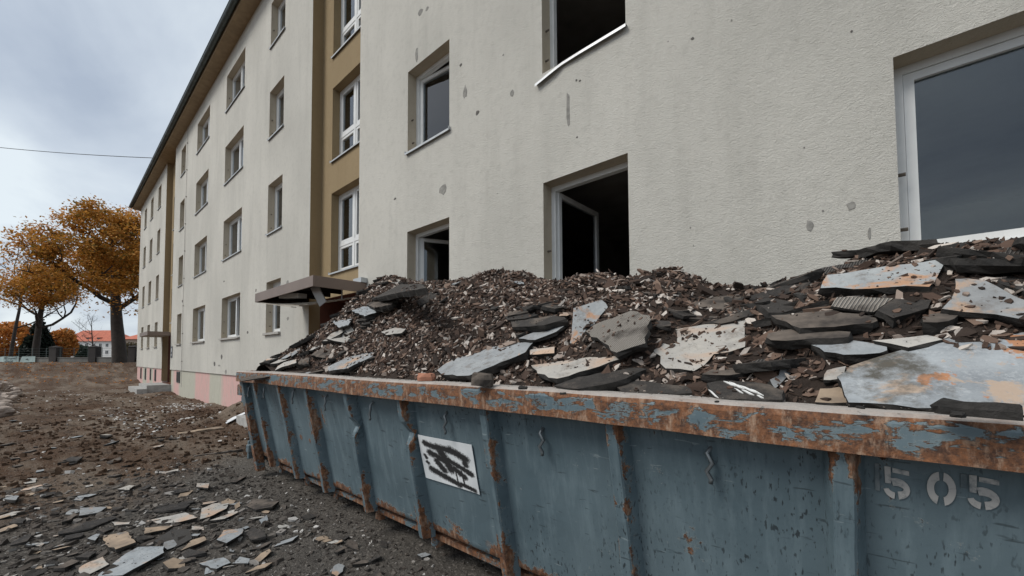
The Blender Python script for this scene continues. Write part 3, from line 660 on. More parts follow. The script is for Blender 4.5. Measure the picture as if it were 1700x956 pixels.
# rim: folded box section round the top
RP = [(0.0, 1.252), (0.0, 1.30), (0.0, 1.352), (0.006, 1.372), (0.02, 1.383), (0.05, 1.386), (0.12, 1.386), (0.15, 1.38), (0.155, 1.36), (0.155, 1.25), (0.08, 1.25)]
RWR = [1.0, 0.25, 0.3, 1.0, 1.0, 0.6, 0.5, 0.6, 0.6, 0.5, 0.9]
def rim(name, path, closed_fn, nseg):
    V = []; wv = []
    for i in range(nseg+1):
        t = i/nseg
        for k, (v, z) in enumerate(RP):
            V.append(closed_fn(t, v, z)); wv.append(RWR[k])
    n_ = len(RP); Fc = [(i*n_+k, (i+1)*n_+k, (i+1)*n_+(k+1) % n_, i*n_+(k+1) % n_) for i in range(nseg) for k in range(n_)]
    Fc += [tuple(range(n_)), tuple(nseg*n_+k for k in reversed(range(n_)))]
    me = bpy.data.meshes.new(name); me.from_pydata(V, [], Fc); wear(me, wv); me.update()
    o = link(name, me, 'paint_rim', box, False)
    return o
def rd(u): return 0.010*fnoise(u*1.1, 0.3, 5.5, 3), 0.010*fnoise(u*0.9, 2.2, 1.5, 3)
def r_front(t, v, z):
    u = U0+(U1-U0)*t; a, b = rd(u); return (u, v+a, z+b)
rim('rim', None, r_front, 150)
rim('rim', None, lambda t, v, z: (U1-(U1-U0)*t, WID-v, z), 20)
rim('rim', None, lambda t, v, z: (U0+v-0.004, WID-0.157-(WID-0.314)*t, z+0.002), 20)
rim('rim', None, lambda t, v, z: (U1-v+0.004, 0.157+(WID-0.314)*t, z+0.002), 20)
# pressed ribs
RIBX = [-5.51, -4.76, -4.06, -3.27, -2.485, -1.66, -0.85, -0.06, 0.74]
for ri, x in enumerate(RIBX):
    u0 = x+2.4+0.01; w = 0.06; sl = 0.028
    zs_ = list(np.linspace(0.2, 1.255, 26)); V = []; wv = []
    for z in zs_:
        d = 0.0; du = 0.0
        if ri in (3, 4): d = 0.05*math.exp(-((z-0.88-0.03*ri)/0.05)**2); du = 0.035*math.exp(-((z-0.86-0.03*ri)/0.09)**2)
        d += 0.006*fnoise(z*4, ri*3.3, 0, 3); e_ = 0.006*fnoise(z*3, ri*7.1, 4, 3)
        vb = vpan(max(z, 0.26))+0.012+dent(u0, max(z, 0.26)); vf = vrib(max(z, 0.2))+d
        V += [(u0-sl, vb, z), (u0+e_+du, vf+0.008, z), (u0+0.008+e_+du, vf, z), (u0+w/2+e_+du, vf+0.002, z), (u0+w-0.008+e_+du, vf, z), (u0+w+e_+du, vf+0.008, z), (u0+w+sl, vb, z)]
        bs = 0.5*(1-sm(0.3, 0.6, z)) + 0.35*math.exp(-((z-0.9)/0.12)**2)*(ri in (3, 4)) + 0.25*sm(1.1, 1.25, z)
        wv += [0.0, 0.25+bs*0.7, 0.15+bs*0.6, 0.0+bs*0.45, 0.22+bs*0.6, 0.4+bs*0.7, 0.0]
    n_ = 7; Fc = [(j*n_+k, j*n_+k+1, (j+1)*n_+k+1, (j+1)*n_+k) for j in range(len(zs_)-1) for k in range(6)]
    me = bpy.data.meshes.new('rib'); me.from_pydata(V, [], Fc); wear(me, wv); me.update(); o = link('rib', me, 'paint_rib', box)
    so = o.modifiers.new('thick', 'SOLIDIFY'); so.thickness = 0.006; so.offset = -1
# corner post, latch lugs, cross members and runners
def cbox(name, a, b, mat='paint', wv=0.35, bv=0.008):
    mb = MB(); mb.box(a, b); o = mb.build(name, mat, box); wear(o.data, [wv]*8); bevel(o, bv, 2); return o
mb = MB(); mb.add([(U0-0.01, 0.04, 1.252), (U0+0.1, 0.04, 1.252), (U0+0.1, 0.14, 1.252), (U0-0.01, 0.14, 1.252), (U0-0.01, 0.24, 0.06), (U0+0.09, 0.24, 0.06), (U0+0.09, 0.34, 0.06), (U0-0.01, 0.34, 0.06)], [(0, 1, 2, 3), (7, 6, 5, 4), (0, 4, 5, 1), (1, 5, 6, 2), (2, 6, 7, 3), (3, 7, 4, 0)])
o = mb.build('corner_post', 'paint_rib', box); wear(o.data, [0.3]*4+[0.6]*4); bevel(o, 0.006)
cbox('latch', (U0-0.16, 0.06, 1.06), (U0-0.012, 0.17, 1.2)); cbox('latch', (U0-0.13, 0.1, 0.96), (U0-0.02, 0.16, 1.04))
cbox('latch', (U0-0.11, 0.16, 0.3), (U0-0.012, 0.25, 0.4)); cbox('latch', (U0-0.16, 0.19, 0.2), (U0-0.112, 0.25, 0.44))
for x in RIBX[:-1]:
    cbox('cross_member', (x+2.4+0.01, 0.35, 0.1), (x+2.4+0.09, WID-0.35, 0.158), 'paint', 0.5)
for v in (0.62, WID-0.8): cbox('runner', (U0+0.3, v, 0.005), (U1-0.2, v+0.16, 0.1), 'paint_rib', 0.6)
# bent tarpaulin hooks
hk = MB(); hk.tube([(0, 0.03, 0.07), (0, -0.012, 0.066), (-0.012, -0.025, 0.04), (0.012, -0.03, 0.005), (-0.012, -0.03, -0.03), (0.006, -0.03, -0.06), (0.002, -0.03, -0.075)], 0.009, 6)
hme = hk.mesh('hook'); hme.materials.append(M['hook_metal']); wear(hme, [0.3]*len(hme.vertices)); hme.shade_smooth()
for x, z in [(-5.86, 1.12), (-5.3, 1.14), (-4.46, 1.14), (-3.72, 1.13), (-2.93, 1.12), (-2.02, 1.12), (-1.25, 1.1), (-0.42, 1.12)]:
    put('tarp_hook', hme, box, (x+2.4, vpan(z)-0.004, z), RND.uniform(-0.3, 0.3))
# panel plane lookup for prints
pn_p = CM @ Vector((0, 0.11, 1.25)); pn_n = (CM.to_3x3() @ Vector((1, 0, 0))).cross(Vector((0, 0.2, -1))).normalized()
def on_panel(px, py, proud=0.0):
    q = CMI @ on_plane(px, py, pn_p, pn_n); return q
# white plate with sprayed-out lettering
def plate():
    q = [on_panel(*p) for p in ((695.5, 721), (784, 738), (797.5, 820.5), (709, 792))]
    nx, ny = 110, 80; V = []; ink = []
    caps = [((0.12, 0.16), (0.35, 0.22), 0.05), ((0.35, 0.2), (0.62, 0.22), 0.055), ((0.6, 0.2), (0.86, 0.33), 0.06), ((0.82, 0.3), (0.84, 0.45), 0.05), ((0.2, 0.36), (0.5, 0.5), 0.06), ((0.42, 0.3), (0.55, 0.62), 0.08), ((0.5, 0.42), (0.92, 0.62), 0.045), ((0.62, 0.6), (0.78, 0.72), 0.05), ((0.3, 0.52), (0.42, 0.7), 0.055), ((0.16, 0.74), (0.42, 0.84), 0.055), ((0.42, 0.84), (0.66, 0.93), 0.045), ((0.7, 0.9), (0.93, 0.95), 0.035), ((0.63, 0.6), (0.645, 0.9), 0.012), ((0.74, 0.6), (0.76, 0.93), 0.014), ((0.08, 0.45), (0.1, 0.5), 0.03), ((0.1, 0.6), (0.12, 0.62), 0.03)]
    for j in range(ny+1):
        for i in range(nx+1):
            s, t = i/nx, j/ny
            p = (q[0]*(1-s)+q[1]*s)*(1-t) + (q[3]*(1-s)+q[2]*s)*t
            V.append((p.x, vpan(p.z)+dent(p.x, p.z)-0.008, p.z))
            best = 0
            for (a, b), (c, d), r in caps:
                dx, dy = c-a, d-b; k = max(0, min(1, ((s-a)*dx+(t-b)*dy)/(dx*dx+dy*dy))); dd = math.hypot((s-a-k*dx)*1.25, (t-b-k*dy))
                best = max(best, 1-0.34*dd/r)
            ink.append(max(0, best))
    n_ = nx+1; me = bpy.data.meshes.new('sign_plate'); me.from_pydata(V, [], [(j*n_+i, (j+1)*n_+i, (j+1)*n_+i+1, j*n_+i+1) for j in range(ny) for i in range(nx)])
    a = me.attributes.new('ink', 'FLOAT', 'POINT'); a.data.foreach_set('value', ink); me.flip_normals(); me.update()
    o = link('sign_plate', me, 'sign_plate', box); o['label'] = 'white plate smeared with black spray paint'
    so = o.modifiers.new('thick', 'SOLIDIFY'); so.thickness = 0.003; so.offset = -1
plate()
# stencilled 5 0 5
def arc(cx, cy, rx, ry, a0, a1, n=10): return [(cx+rx*math.cos(R(a0+(a1-a0)*k/n)), cy+ry*math.sin(R(a0+(a1-a0)*k/n))) for k in range(n+1)]
def band(cx, cy, rx, ry, th, a0, a1): 
    o_ = arc(cx, cy, rx, ry, a0, a1); i_ = arc(cx, cy, rx-th, ry-th, a0, a1); return ('band', o_, i_)
G5 = [[(0.02, 0.98), (0.26, 0.98), (0.26, 0.47), (0.04, 0.47)], [(0.33, 0.96), (0.95, 0.92), (0.95, 0.78), (0.33, 0.82)], band(0.45, 0.33, 0.53, 0.33, 0.24, -78, 112), band(0.45, 0.33, 0.48, 0.33, 0.2, 190, 262)]
G0 = [band(0.46, 0.5, 0.46, 0.5, 0.25, 96, 255), band(0.54, 0.5, 0.46, 0.5, 0.25, -80, 84)]
def digit(glyph, px0, py0, px1, py1, mat, name='stencil_digit', slant=0.0):
    a = on_panel(px0, py0); b = on_panel(px1, py1); mb = MB()
    def P(s, t):
        u = a.x+(b.x-a.x)*s + slant*(t-0.5); z = b.z+(a.z-b.z)*t; return (u, vpan(z)+dent(u, z)-0.004, z)
    for g in glyph:
        if g[0] == 'band':
            n_ = len(g[1]); mb.add([P(*p) for p in g[1]]+[P(*p) for p in g[2]], [(k, k+1, n_+k+1, n_+k) for k in range(n_-1)])
        else: mb.add([P(*p) for p in g], [tuple(range(len(g)))])
    o = mb.build(name, mat, box); so = o.modifiers.new('thick', 'SOLIDIFY'); so.thickness = 0.002; so.offset = 0
    return o
digit(G5, 1467, 772, 1512, 832, 'stencil_paint'); digit(G0, 1538, 780, 1587, 842, 'stencil_paint'); digit(G5, 1607, 786, 1660, 850, 'stencil_paint')
digit([[(0, 0), (0.5, 0), (0.5, 1), (0, 1)]], 1452, 768, 1468, 815, 'stencil_ghost', 'faded_stencil'); digit([[(0, 0), (1, 0), (1, 1), (0, 1)]], 1594, 785, 1604, 810, 'stencil_ghost', 'faded_stencil'); digit([[(0, 0), (1, 0.2), (1, 1), (0, 0.8)]], 1470, 764, 1512, 770, 'stencil_ghost', 'faded_stencil')

# ------------------------------------------------------------------ heap in the container
def ridge_pts():
    L = [(600, 497, 'x', -5.15), (640, 474, 'x', -4.95), (690, 471, 'x', -4.5)]
    Y = [(740, 474, 3.15), (785, 468, 3.05), (830, 452, 2.95), (880, 455, 2.95), (920, 468, 2.95), (975, 457, 2.95), (1010, 458, 2.95), (1040, 463, 2.95), (1090, 452, 2.95), (1130, 457, 2.95), (1180, 480, 2.95), (1240, 487, 3.0), (1300, 484, 3.1), (1370, 464, 3.2), (1420, 440, 3.3), (1480, 424, 3.4), (1540, 420, 3.5), (1620, 432, 3.55), (1700, 446, 3.6)]
    out = []
    for px, py, k, v in L:
        r = ray(px, py); out.append(tuple(r*(v/r.x)+Vector((0, 0, HC))))
    for px, py, v in Y: out.append(tuple(on_y(px, py, v)))
    return out
ctl = ridge_pts(); rid = list(ctl)
for x, y, z in rid:
    ctl.append((x, 1.74+0.012*x, 1.33))
    ctl.append((x, 2.25, 1.33+0.55*(z-1.33)))
    ctl.append((x, 3.9, z-0.4 if x < -0.5 else z-0.12))
for px, py, xx in [(420, 612, -5.8), (450, 600, -5.65), (490, 576, -5.5), (525, 557, -5.4), (560, 536, -5.3)]:
    r = ray(px, py); ctl.append(tuple(r*(xx/r.x)+Vector((0, 0, HC))))
ctl += [(-5.9, 2.0, 1.34), (-5.9, 2.5, 1.38), (-5.9, 3.0, 1.42), (-5.9, 3.9, 1.36), (-5.9, 1.7, 1.3), (1.3, 1.76, 1.34), (1.3, 2.5, 1.8), (1.3, 3.9, 2.1)]
A = np.array(ctl); 
def tps_k(r2): return np.where(r2 > 1e-12, r2*np.log(np.maximum(r2, 1e-12)), 0)
n_ = len(A); K = tps_k(((A[:, None, :2]-A[None, :, :2])**2).sum(-1)) + 0.02*np.eye(n_); Pm = np.c_[np.ones(n_), A[:, :2]]
sol = np.linalg.solve(np.block([[K, Pm], [Pm.T, np.zeros((3, 3))]]), np.r_[A[:, 2], 0, 0, 0])
HX = np.linspace(-5.93, 1.3, 182); HY = np.linspace(1.70, 3.84, 74)
gx, gy = np.meshgrid(HX, HY)
HZ = (tps_k((gx[..., None]-A[:, 0])**2+(gy[..., None]-A[:, 1])**2) @ sol[:n_]) + sol[n_]+sol[n_+1]*gx+sol[n_+2]*gy
HZ = np.clip(HZ, 1.25, 2.7)
for j in range(len(HY)):
    for i in range(len(HX)):
        x, y = HX[i], HY[j]
        f = sm(1.72, 2.1, y)
        HZ[j, i] += f*(0.05*fnoise(x*2.1, y*2.1, 0.4, 4) + 0.03*fnoise(x*7, y*7, 2.4, 3))
for j in range(len(HY)):
    for i in range(len(HX)):
        k = min(1.0, (len(HY)-1-j)/7)*min(1.0, (len(HX)-1-i)/5); HZ[j, i] = 1.30+(HZ[j, i]-1.30)*k
def heap_z(x, y):
    i = min(max((x-HX[0])/(HX[1]-HX[0]), 0), len(HX)-1.001); j = min(max((y-HY[0])/(HY[1]-HY[0]), 0), len(HY)-1.001)
    a, b = int(i), int(j); s, t = i-a, j-b
    return float((HZ[b, a]*(1-s)+HZ[b, a+1]*s)*(1-t)+(HZ[b+1, a]*(1-s)+HZ[b+1, a+1]*s)*t)
def heap_n(x, y):
    h = 0.12; return Vector((-(heap_z(x+h, y)-heap_z(x-h, y))/(2*h), -(heap_z(x, y+h)-heap_z(x, y-h))/(2*h), 1)).normalized()
def heap_hit(px, py):
    r = ray(px, py); o = Vector((0, 0, HC)); s0 = 1.6/r.y; s1 = 3.9/r.y; last = None
    for k in range(240):
        s = s0+(s1-s0)*k/239; p = o+r*s
        if p.x < -5.93: break
        if p.z <= heap_z(p.x, p.y): return p
        g = p.z-heap_z(p.x, p.y)
        if last is None or g < last[0]: last = (g, p)
    return last[1]
nx = len(HX); me = bpy.data.meshes.new('rubble_heap')
me.from_pydata([(HX[i], HY[j], HZ[j, i]) for j in range(len(HY)) for i in range(nx)], [], [(j*nx+i, j*nx+i+1, (j+1)*nx+i+1, (j+1)*nx+i) for j in range(len(HY)-1) for i in range(nx-1)])
o = link('rubble_heap', me, 'heap_soil', smooth=True); tag(o, 'dark heap of crushed roofing felt and soil filling the container', 'rubble', kind='stuff')

def chips(name, pts, nrm, sizes, mat, seed, lean=0.5, rnd_pow=1.0, aspect=(0.22, 0.6), thick=(0.04, 0.13)):
    g = np.random.default_rng(seed); n = len(pts); pts = np.array(pts); nrm = np.array(nrm); sizes = np.array(sizes)
    z = nrm + g.normal(0, lean, (n, 3)); z /= np.linalg.norm(z, axis=1)[:, None]
    t = g.normal(0, 1, (n, 3)); x = np.cross(t, z); x /= np.linalg.norm(x, axis=1)[:, None]; y = np.cross(z, x)
    ang = np.arange(6)*math.pi/3 + g.uniform(-0.35, 0.35, (n, 6)); rad = g.uniform(0.5, 1.0, (n, 6))
    asp = g.uniform(*aspect, n)
    lx = np.cos(ang)*rad*sizes[:, None]; ly = np.sin(ang)*rad*(sizes*asp)[:, None]; th = sizes*g.uniform(*thick, n)
    top = pts[:, None, :] + x[:, None, :]*lx[..., None] + y[:, None, :]*ly[..., None] + z[:, None, :]*(th[:, None, None]*g.uniform(0.6, 1.4, (n, 6, 1)))
    bot = pts[:, None, :] + x[:, None, :]*lx[..., None]*0.92 + y[:, None, :]*ly[..., None]*0.92 - z[:, None, :]*th[:, None, None]
    V = np.concatenate([top, bot], 1).reshape(-1, 3)
    fc = np.array([(0, 1, 2, 3), (0, 3, 4, 5), (6, 9, 8, 7), (6, 11, 10, 9)] + [(k, 6+k, 6+(k+1) % 6, (k+1) % 6) for k in range(6)])
    Fc = (fc[None]+(np.arange(n)*12)[:, None, None]).reshape(-1, 4)
    me = bpy.data.meshes.new(name); me.vertices.add(len(V)); me.vertices.foreach_set('co', V.ravel())
    me.loops.add(Fc.size); me.loops.foreach_set('vertex_index', Fc.ravel().astype(np.int32)); me.polygons.add(len(Fc)); me.polygons.foreach_set('loop_start', np.arange(0, Fc.size, 4, dtype=np.int32))
    me.update(calc_edges=True)
    a = me.attributes.new('rnd', 'FLOAT', 'POINT'); a.data.foreach_set('value', np.repeat(g.uniform(0, 1, n)**rnd_pow, 12).astype(np.float32))
    me.validate(); me.shade_flat(); return link(name, me, mat)
g = np.random.default_rng(5)
pts, nr, sz = [], [], []
while len(pts) < 32000:
    x, y = g.uniform(-5.9, 1.25), g.uniform(1.76, 3.7)
    if x > -0.9 and g.random() > 0.7: continue
    if y > 3.3 and g.random() > 0.5: continue
    pts.append((x, y, heap_z(x, y)+0.008)); nr.append(tuple(heap_n(x, y)))
    s = 0.012+0.04*g.random()**1.9
    if g.random() < 0.05: s *= 1.9
    sz.append(s)
o = chips('bark_chips', pts, nr, sz, 'bark_chips', 3, 0.5, 1.0); tag(o, 'shredded dark flakes and pale splinters strewn over the container heap', 'rubble', kind='stuff')

# ------------------------------------------------------------------ slabs
def rough_poly(pts, n, amp, rr, seg):
    """pts: 3-D corners (counter clockwise seen from n). returns denser jittered outline"""
    out = []
    for i, p in enumerate(pts):
        q = pts[(i+1) % len(pts)]; L = (q-p).length; k = max(2, min(9, int(L/seg)))
        e_ = (q-p).normalized() if L > 1e-6 else Vector((1, 0, 0)); s = e_.cross(n)
        for j in range(k):
            t = j/k; a = amp*(0.35 if j == 0 else 1)
            out.append(p.lerp(q, t) + s*rr.uniform(-a, a) + e_*rr.uniform(-a, a)*0.5)
    return out
TOPS = []
def slab_mesh(name, pts, n, th, mats, rr, warp=0.01, corr=False):
    amp = min(0.012, th*0.25); area = sum(((pts[i]-pts[0]).cross(pts[i+1]-pts[0])).dot(n) for i in range(1, len(pts)-1))
    if area < 0: pts = pts[::-1]
    top = rough_poly(pts, n, amp, rr, 0.05); k = len(top); c = sum(top, Vector())/k
    mid = [p - n*th*0.5 + (p-c).normalized()*rr.uniform(-0.3, 0.25)*th for p in top]
    bot = [p - n*th*rr.uniform(0.85, 1.15) + (p-c).normalized()*rr.uniform(-0.55, 0.0)*th for p in top]
    inn = [c.lerp(p, 0.6) for p in top]
    V = top+mid+bot+inn+[c]; Fc = []; mi = []
    for i in range(k):
        j = (i+1) % k
        Fc += [(i, j, 3*k+j, 3*k+i)]; mi.append(0)
        Fc += [(3*k+i, 3*k+j, 4*k)]; mi.append(0)
        Fc += [(i, k+i, k+j, j), (k+i, 2*k+i, 2*k+j, k+j)]; mi += [1, 1]
    Fc.append(tuple(reversed(range(2*k, 3*k)))); mi.append(1)
    org = c - n*th
    me = bpy.data.meshes.new(name); me.from_pydata([tuple(v-org) for v in V], [], Fc); me.polygons.foreach_set('material_index', mi); me.update()
    o = link(name, me, mats); o.location = org
    TOPS.append(([tuple(v) for v in V], Fc)); return o
SR = random.Random(4)
def slab_px(name, poly, n, th, top, label, cat='slab', group=None, hit=None, lift=0.02, mats=None):
    n = Vector(n).normalized(); cx = sum(p[0] for p in poly)/len(poly); cy = sum(p[1] for p in poly)/len(poly)
    P = hit(cx, cy) + n*lift
    pts = [on_plane(px, py, P, n) for px, py in poly]
    o = slab_mesh(name, pts, n, th, mats or [top, 'bitumen'], SR); tag(o, label, cat, group); return o
HS = [
 ('concrete_slab', [(952.7, 511.3), (998.8, 497.5), (1009, 510), (987, 536.6), (969, 559.6), (959.6, 570), (945.8, 568.9), (950.4, 532)], (0.35, -0.75, 0.55), 0.035, 'slab_rusty', 'upright grey slab with orange blotches standing on edge beside the ribbed slab'),
 ('ribbed_slab', [(971, 550.4), (987, 539), (1047, 515), (1078, 523), (1072, 569), (1024, 585)], (-0.1, -0.6, 0.8), 0.045, 'corr_pale', 'ribbed grey-brown slab showing its corrugated underside beside the upright slab'),
 ('concrete_slab', [(882.6, 605.7), (987, 592), (1028.7, 586), (1030, 596), (925, 628.7), (893, 619.5)], (0.0, -0.42, 0.9), 0.05, 'slab_pale', 'long pointed pink and pale slab lying above the container rim below the ribbed slab'),
 ('concrete_slab', [(1120, 546.7), (1242, 530.4), (1235.7, 575.6), (1185.5, 588), (1153, 615.7), (1105, 610.7), (1085, 575.6)], (0.08, -0.55, 0.83), 0.05, 'slab_pale', 'wide pale slab with curved torn lower edge on the debris'),
 ('concrete_slab', [(1374.7, 456.4), (1563, 429.8), (1565, 440), (1540, 476), (1362, 478.8)], (0.02, -0.6, 0.8), 0.055, 'slab_rusty', 'grey and orange slab lying on top of the stacked slabs under the large window'),
 ('concrete_slab', [(1346.8, 572), (1410.5, 564.5), (1472.7, 575), (1462, 585.7), (1401, 588.8), (1368, 584)], (0.0, -0.42, 0.9), 0.04, 'slab_grey', 'small clean light grey slab beside the largest stained slab'),
 ('stained_slab', [(1390.7, 625), (1408.4, 607.6), (1504, 579), (1579, 550.7), (1632.5, 534.7), (1700, 533), (1790, 545), (1800, 700), (1700, 690), (1408, 668), (1397.8, 643)], (0.0, -0.5, 0.87), 0.04, 'slab_big', 'largest slab, grey with orange and black stains, leaning on the container rim'),
 ('concrete_slab', [(1587, 463), (1635.7, 466), (1674.7, 487), (1700, 497), (1760, 512), (1750, 537), (1700, 529.5), (1564, 511.7), (1587, 484)], (0.0, -0.6, 0.8), 0.04, 'slab_grey', 'grey slab with flaking surface above the largest stained slab'),
 ('tar_slab', [(1533.5, 526), (1567.6, 518), (1590, 524), (1572.5, 533), (1532, 534)], (0.0, -0.45, 0.9), 0.05, 'tar_dust', 'small dusty tar slab wedged against the flaking grey slab'),
 ('tar_slab', [(1280, 523.5), (1380, 514), (1453, 528), (1450, 536), (1328.6, 545)], (0.03, -0.45, 0.9), 0.05, 'tar_dust', 'broad dusty brown tar slab in the middle of the stack of dark slabs'),
 ('tar_slab', [(1275, 553), (1331.6, 545), (1410.5, 551), (1407.5, 559), (1280, 565)], (0.0, -0.4, 0.92), 0.05, 'tar_dust', 'dusty tar slab just below the broad brown tar slab'),
 ('ribbed_sheet', [(1389, 493), (1483, 494.7), (1450, 517.5), (1432, 516), (1380, 508)], (0.05, -0.6, 0.8), 0.02, 'corr_pale', 'pale corrugated sheet lying between the dark slabs below the orange-grey one'),
 ('tar_slab', [(1454.7, 515), (1486.7, 495.6), (1547, 497), (1541.8, 511.6), (1483, 527.6)], (0.05, -0.55, 0.83), 0.045, 'slab_dark', 'dark tar slab with a pinkish patch beside the pale corrugated sheet'),
 ('ribbed_sheet', [(1353, 447.6), (1390.7, 440), (1469, 424), (1501, 433), (1373, 454.7)], (0.0, -0.7, 0.7), 0.03, 'corr_dark', 'dark corrugated piece behind the orange-grey top slab'),
 ('concrete_slab', [(1447.6, 565), (1540, 556), (1566, 563), (1508, 577)], (0.0, -0.42, 0.9), 0.03, 'slab_pale', 'thin pale slab tucked behind the upper edge of the largest stained slab'),
 ('tar_slab', [(1173, 635.8), (1200.6, 629.6), (1278, 638), (1300, 648), (1300, 663.5), (1190.6, 661)], (0.0, -0.3, 0.95), 0.035, 'slab_dark', 'flat dark tar sheet with white tar drips behind the container rim'),
 ('tar_slab', [(1362, 645), (1397, 642), (1406, 668), (1353, 667)], (0.0, -0.35, 0.93), 0.03, 'tan_top', 'small olive brown slab beside the corner of the largest stained slab'),
 ('tar_slab', [(1278, 629.8), (1310, 604), (1324, 613), (1286, 645)], (0.45, -0.5, 0.75), 0.04, 'slab_grey', 'tilted narrow slab with a pale face near the white tar drips'),
 ('concrete_slab', [(1373, 614.7), (1405, 607.6), (1390.7, 629), (1367.6, 630.7)], (-0.1, -0.5, 0.85), 0.025, 'slab_pale', 'small whitish fragment left of the largest stained slab'),
 ('concrete_slab', [(726.5, 614), (752, 594), (815, 573), (889, 565.5), (871.7, 584.5), (779, 623), (733, 622)], (-0.05, -0.5, 0.86), 0.05, 'slab_grey', 'large pale grey slab sprinkled with dark crumbs, leaning towards the rim'),
 ('concrete_slab', [(633, 550.5), (657.5, 543.5), (673.6, 545.8), (666.7, 552.7), (641.4, 556)], (0.0, -0.55, 0.83), 0.03, 'slab_pale', 'small five-sided cream slab alone amid the shredded flakes'),
 ('concrete_slab', [(544.4, 608.6), (573.7, 594), (628, 581.4), (630, 585.6), (577.9, 610.7), (546.5, 616)], (0.0, -0.5, 0.86), 0.05, 'slab_grey', 'long pointed pale slab near the narrow end of the container rim'),
 ('concrete_slab', [(584, 515.5), (600.9, 508), (631, 507), (632, 515.5), (605, 524.9)], (0.1, -0.5, 0.85), 0.06, 'slab_grey', 'thick grey slab high on the heap beside the torn canopy'),
 ('concrete_slab', [(550.7, 533), (584, 529), (577.9, 539.5), (563, 543.7)], (0.0, -0.6, 0.8), 0.025, 'slab_grey', 'thin blue-grey slab just below the thick slab beside the canopy'),
 ('concrete_slab', [(570.5, 544.7), (578.9, 537.4), (588, 549), (577.9, 554)], (0.2, -0.8, 0.55), 0.02, 'slab_pale', 'small diamond-shaped pale slab stuck upright in the heap'),
 ('concrete_slab', [(479.5, 575), (546.5, 540.6), (559, 539.5), (536, 556), (513, 568.8)], (-0.35, -0.55, 0.75), 0.04, 'slab_pale', 'long pinkish slab lying along the edge of the heap below the canopy'),
 ('concrete_slab', [(456.5, 614.8), (462.8, 604), (492, 596), (492, 602), (467, 609.6)], (-0.1, -0.6, 0.8), 0.03, 'slab_pale', 'small pale slab above the strip of roofing felt'),
 ('tar_slab', [(490, 606), (500, 596), (513, 594), (513, 604)], (0.0, -0.55, 0.83), 0.04, 'tar_dust', 'small brown tar slab above the end of the roofing felt strip'),
 ('roofing_felt', [(397, 629), (446, 617), (517, 609.6), (519, 615.5), (452, 624), (400, 632.5)], (0.0, -0.25, 0.97), 0.012, 'tar_dust', 'strip of roofing felt hanging over the corner of the container rim'),
 ('concrete_slab', [(860.8, 561.4), (909.7, 542.4), (937, 541), (923, 550.5), (888, 564)], (0.0, -0.55, 0.83), 0.03, 'slab_grey', 'grey slab with a dark broken edge behind the crumb-sprinkled slab'),
 ('concrete_slab', [(879.8, 580.5), (920.6, 575), (920.6, 586), (879.8, 588.6)], (0.05, -0.5, 0.85), 0.02, 'slab_pale', 'small pinkish slab behind the long pointed pink slab'),
 ('tar_slab', [(847, 534), (923, 523), (939.7, 529), (904, 539.7), (850, 542.4)], (0.0, -0.45, 0.88), 0.05, 'slab_dark', 'dark plank of tar with a pale top edge left of the upright slab'),
 ('tar_slab', [(1173, 512.8), (1300, 474), (1345, 468), (1340, 480), (1220.7, 504), (1175.5, 522)], (0.0, -0.55, 0.83), 0.06, 'slab_dark', 'long dark beam-like tar slab along the ridge of the heap'),
 ('tar_slab', [(1170, 536.7), (1245.8, 512.8), (1250.8, 522.9), (1195.6, 537)], (0.0, -0.5, 0.85), 0.045, 'slab_dark', 'dark tar slab behind the wide pale slab'),
 ('tar_slab', [(920, 640), (960, 626), (1045, 610), (1075, 612), (1040, 628), (960, 646)], (0.0, -0.3, 0.95), 0.05, 'slab_dark', 'long dark tar slab under the pointed pink slab'),
 ('tar_slab', [(1020, 640), (1060, 632), (1140, 640), (1150, 652), (1045, 655)], (0.0, -0.3, 0.95), 0.045, 'slab_dark', 'dark curved tar slab resting just inside the rim'),
 ('tar_slab', [(602, 490), (640, 473), (700, 470), (706, 478), (655, 487), (612, 497)], (-0.1, -0.5, 0.85), 0.05, 'slab_dark', 'dark tar slab on the crest of the heap below the small open window'),
 ('tar_slab', [(608, 505), (624, 494), (660, 492), (650, 505), (622, 511)], (0.0, -0.5, 0.85), 0.06, 'tar_dust', 'blocky dusty tar piece on the heap crest beside the canopy'),
 ('tar_slab', [(690, 500), (715, 484), (742, 476), (746, 484), (722, 497), (697, 507)], (0.3, -0.6, 0.7), 0.03, 'slab_dark', 'dark felt flap standing up near the small open window'),
 ('tar_slab', [(515, 590), (540, 574), (556, 572), (560, 584), (540, 594)], (0.2, -0.55, 0.8), 0.05, 'tar_dust', 'blocky dark tar slab below the pinkish slab'),
]
HREF, GREF = [], []
HSN = ['upright blotched slab', 'ribbed grey-brown slab', 'long pointed pink slab', 'wide pale slab', 'orange-grey top slab', 'clean light grey slab', 'largest stained slab', 'flaking grey slab', 'wedged tar slab', 'broad brown tar slab', 'lower dusty tar slab', 'pale corrugated sheet', 'pink-patched tar slab', 'dark corrugated piece', 'thin pale tucked slab', 'white-dripped tar sheet', 'olive brown slab', 'tilted narrow slab', 'whitish fragment', 'crumb-sprinkled slab', 'five-sided cream slab', 'long pointed pale slab', 'thick grey slab', 'thin blue-grey slab', 'upright diamond slab', 'long pinkish slab', 'pale slab above the felt', 'brown tar slab by the felt', 'roofing felt strip', 'dark-edged grey slab', 'small pinkish slab', 'dark tar plank', 'beam-like tar slab', 'tar slab behind the wide slab', 'tar slab under the pink slab', 'curved tar slab', 'crest tar slab', 'blocky dusty tar piece', 'standing felt flap', 'blocky dark tar slab']
for hi_, a in enumerate(HS):
    name, poly, n, th, top, lab = a
    o = slab_px(name, poly, n, th, top, lab, 'felt' if name == 'roofing_felt' else 'slab', 'loose slabs on the container heap', heap_hit, 0.03); HREF.append((HSN[hi_], o.location.copy()))
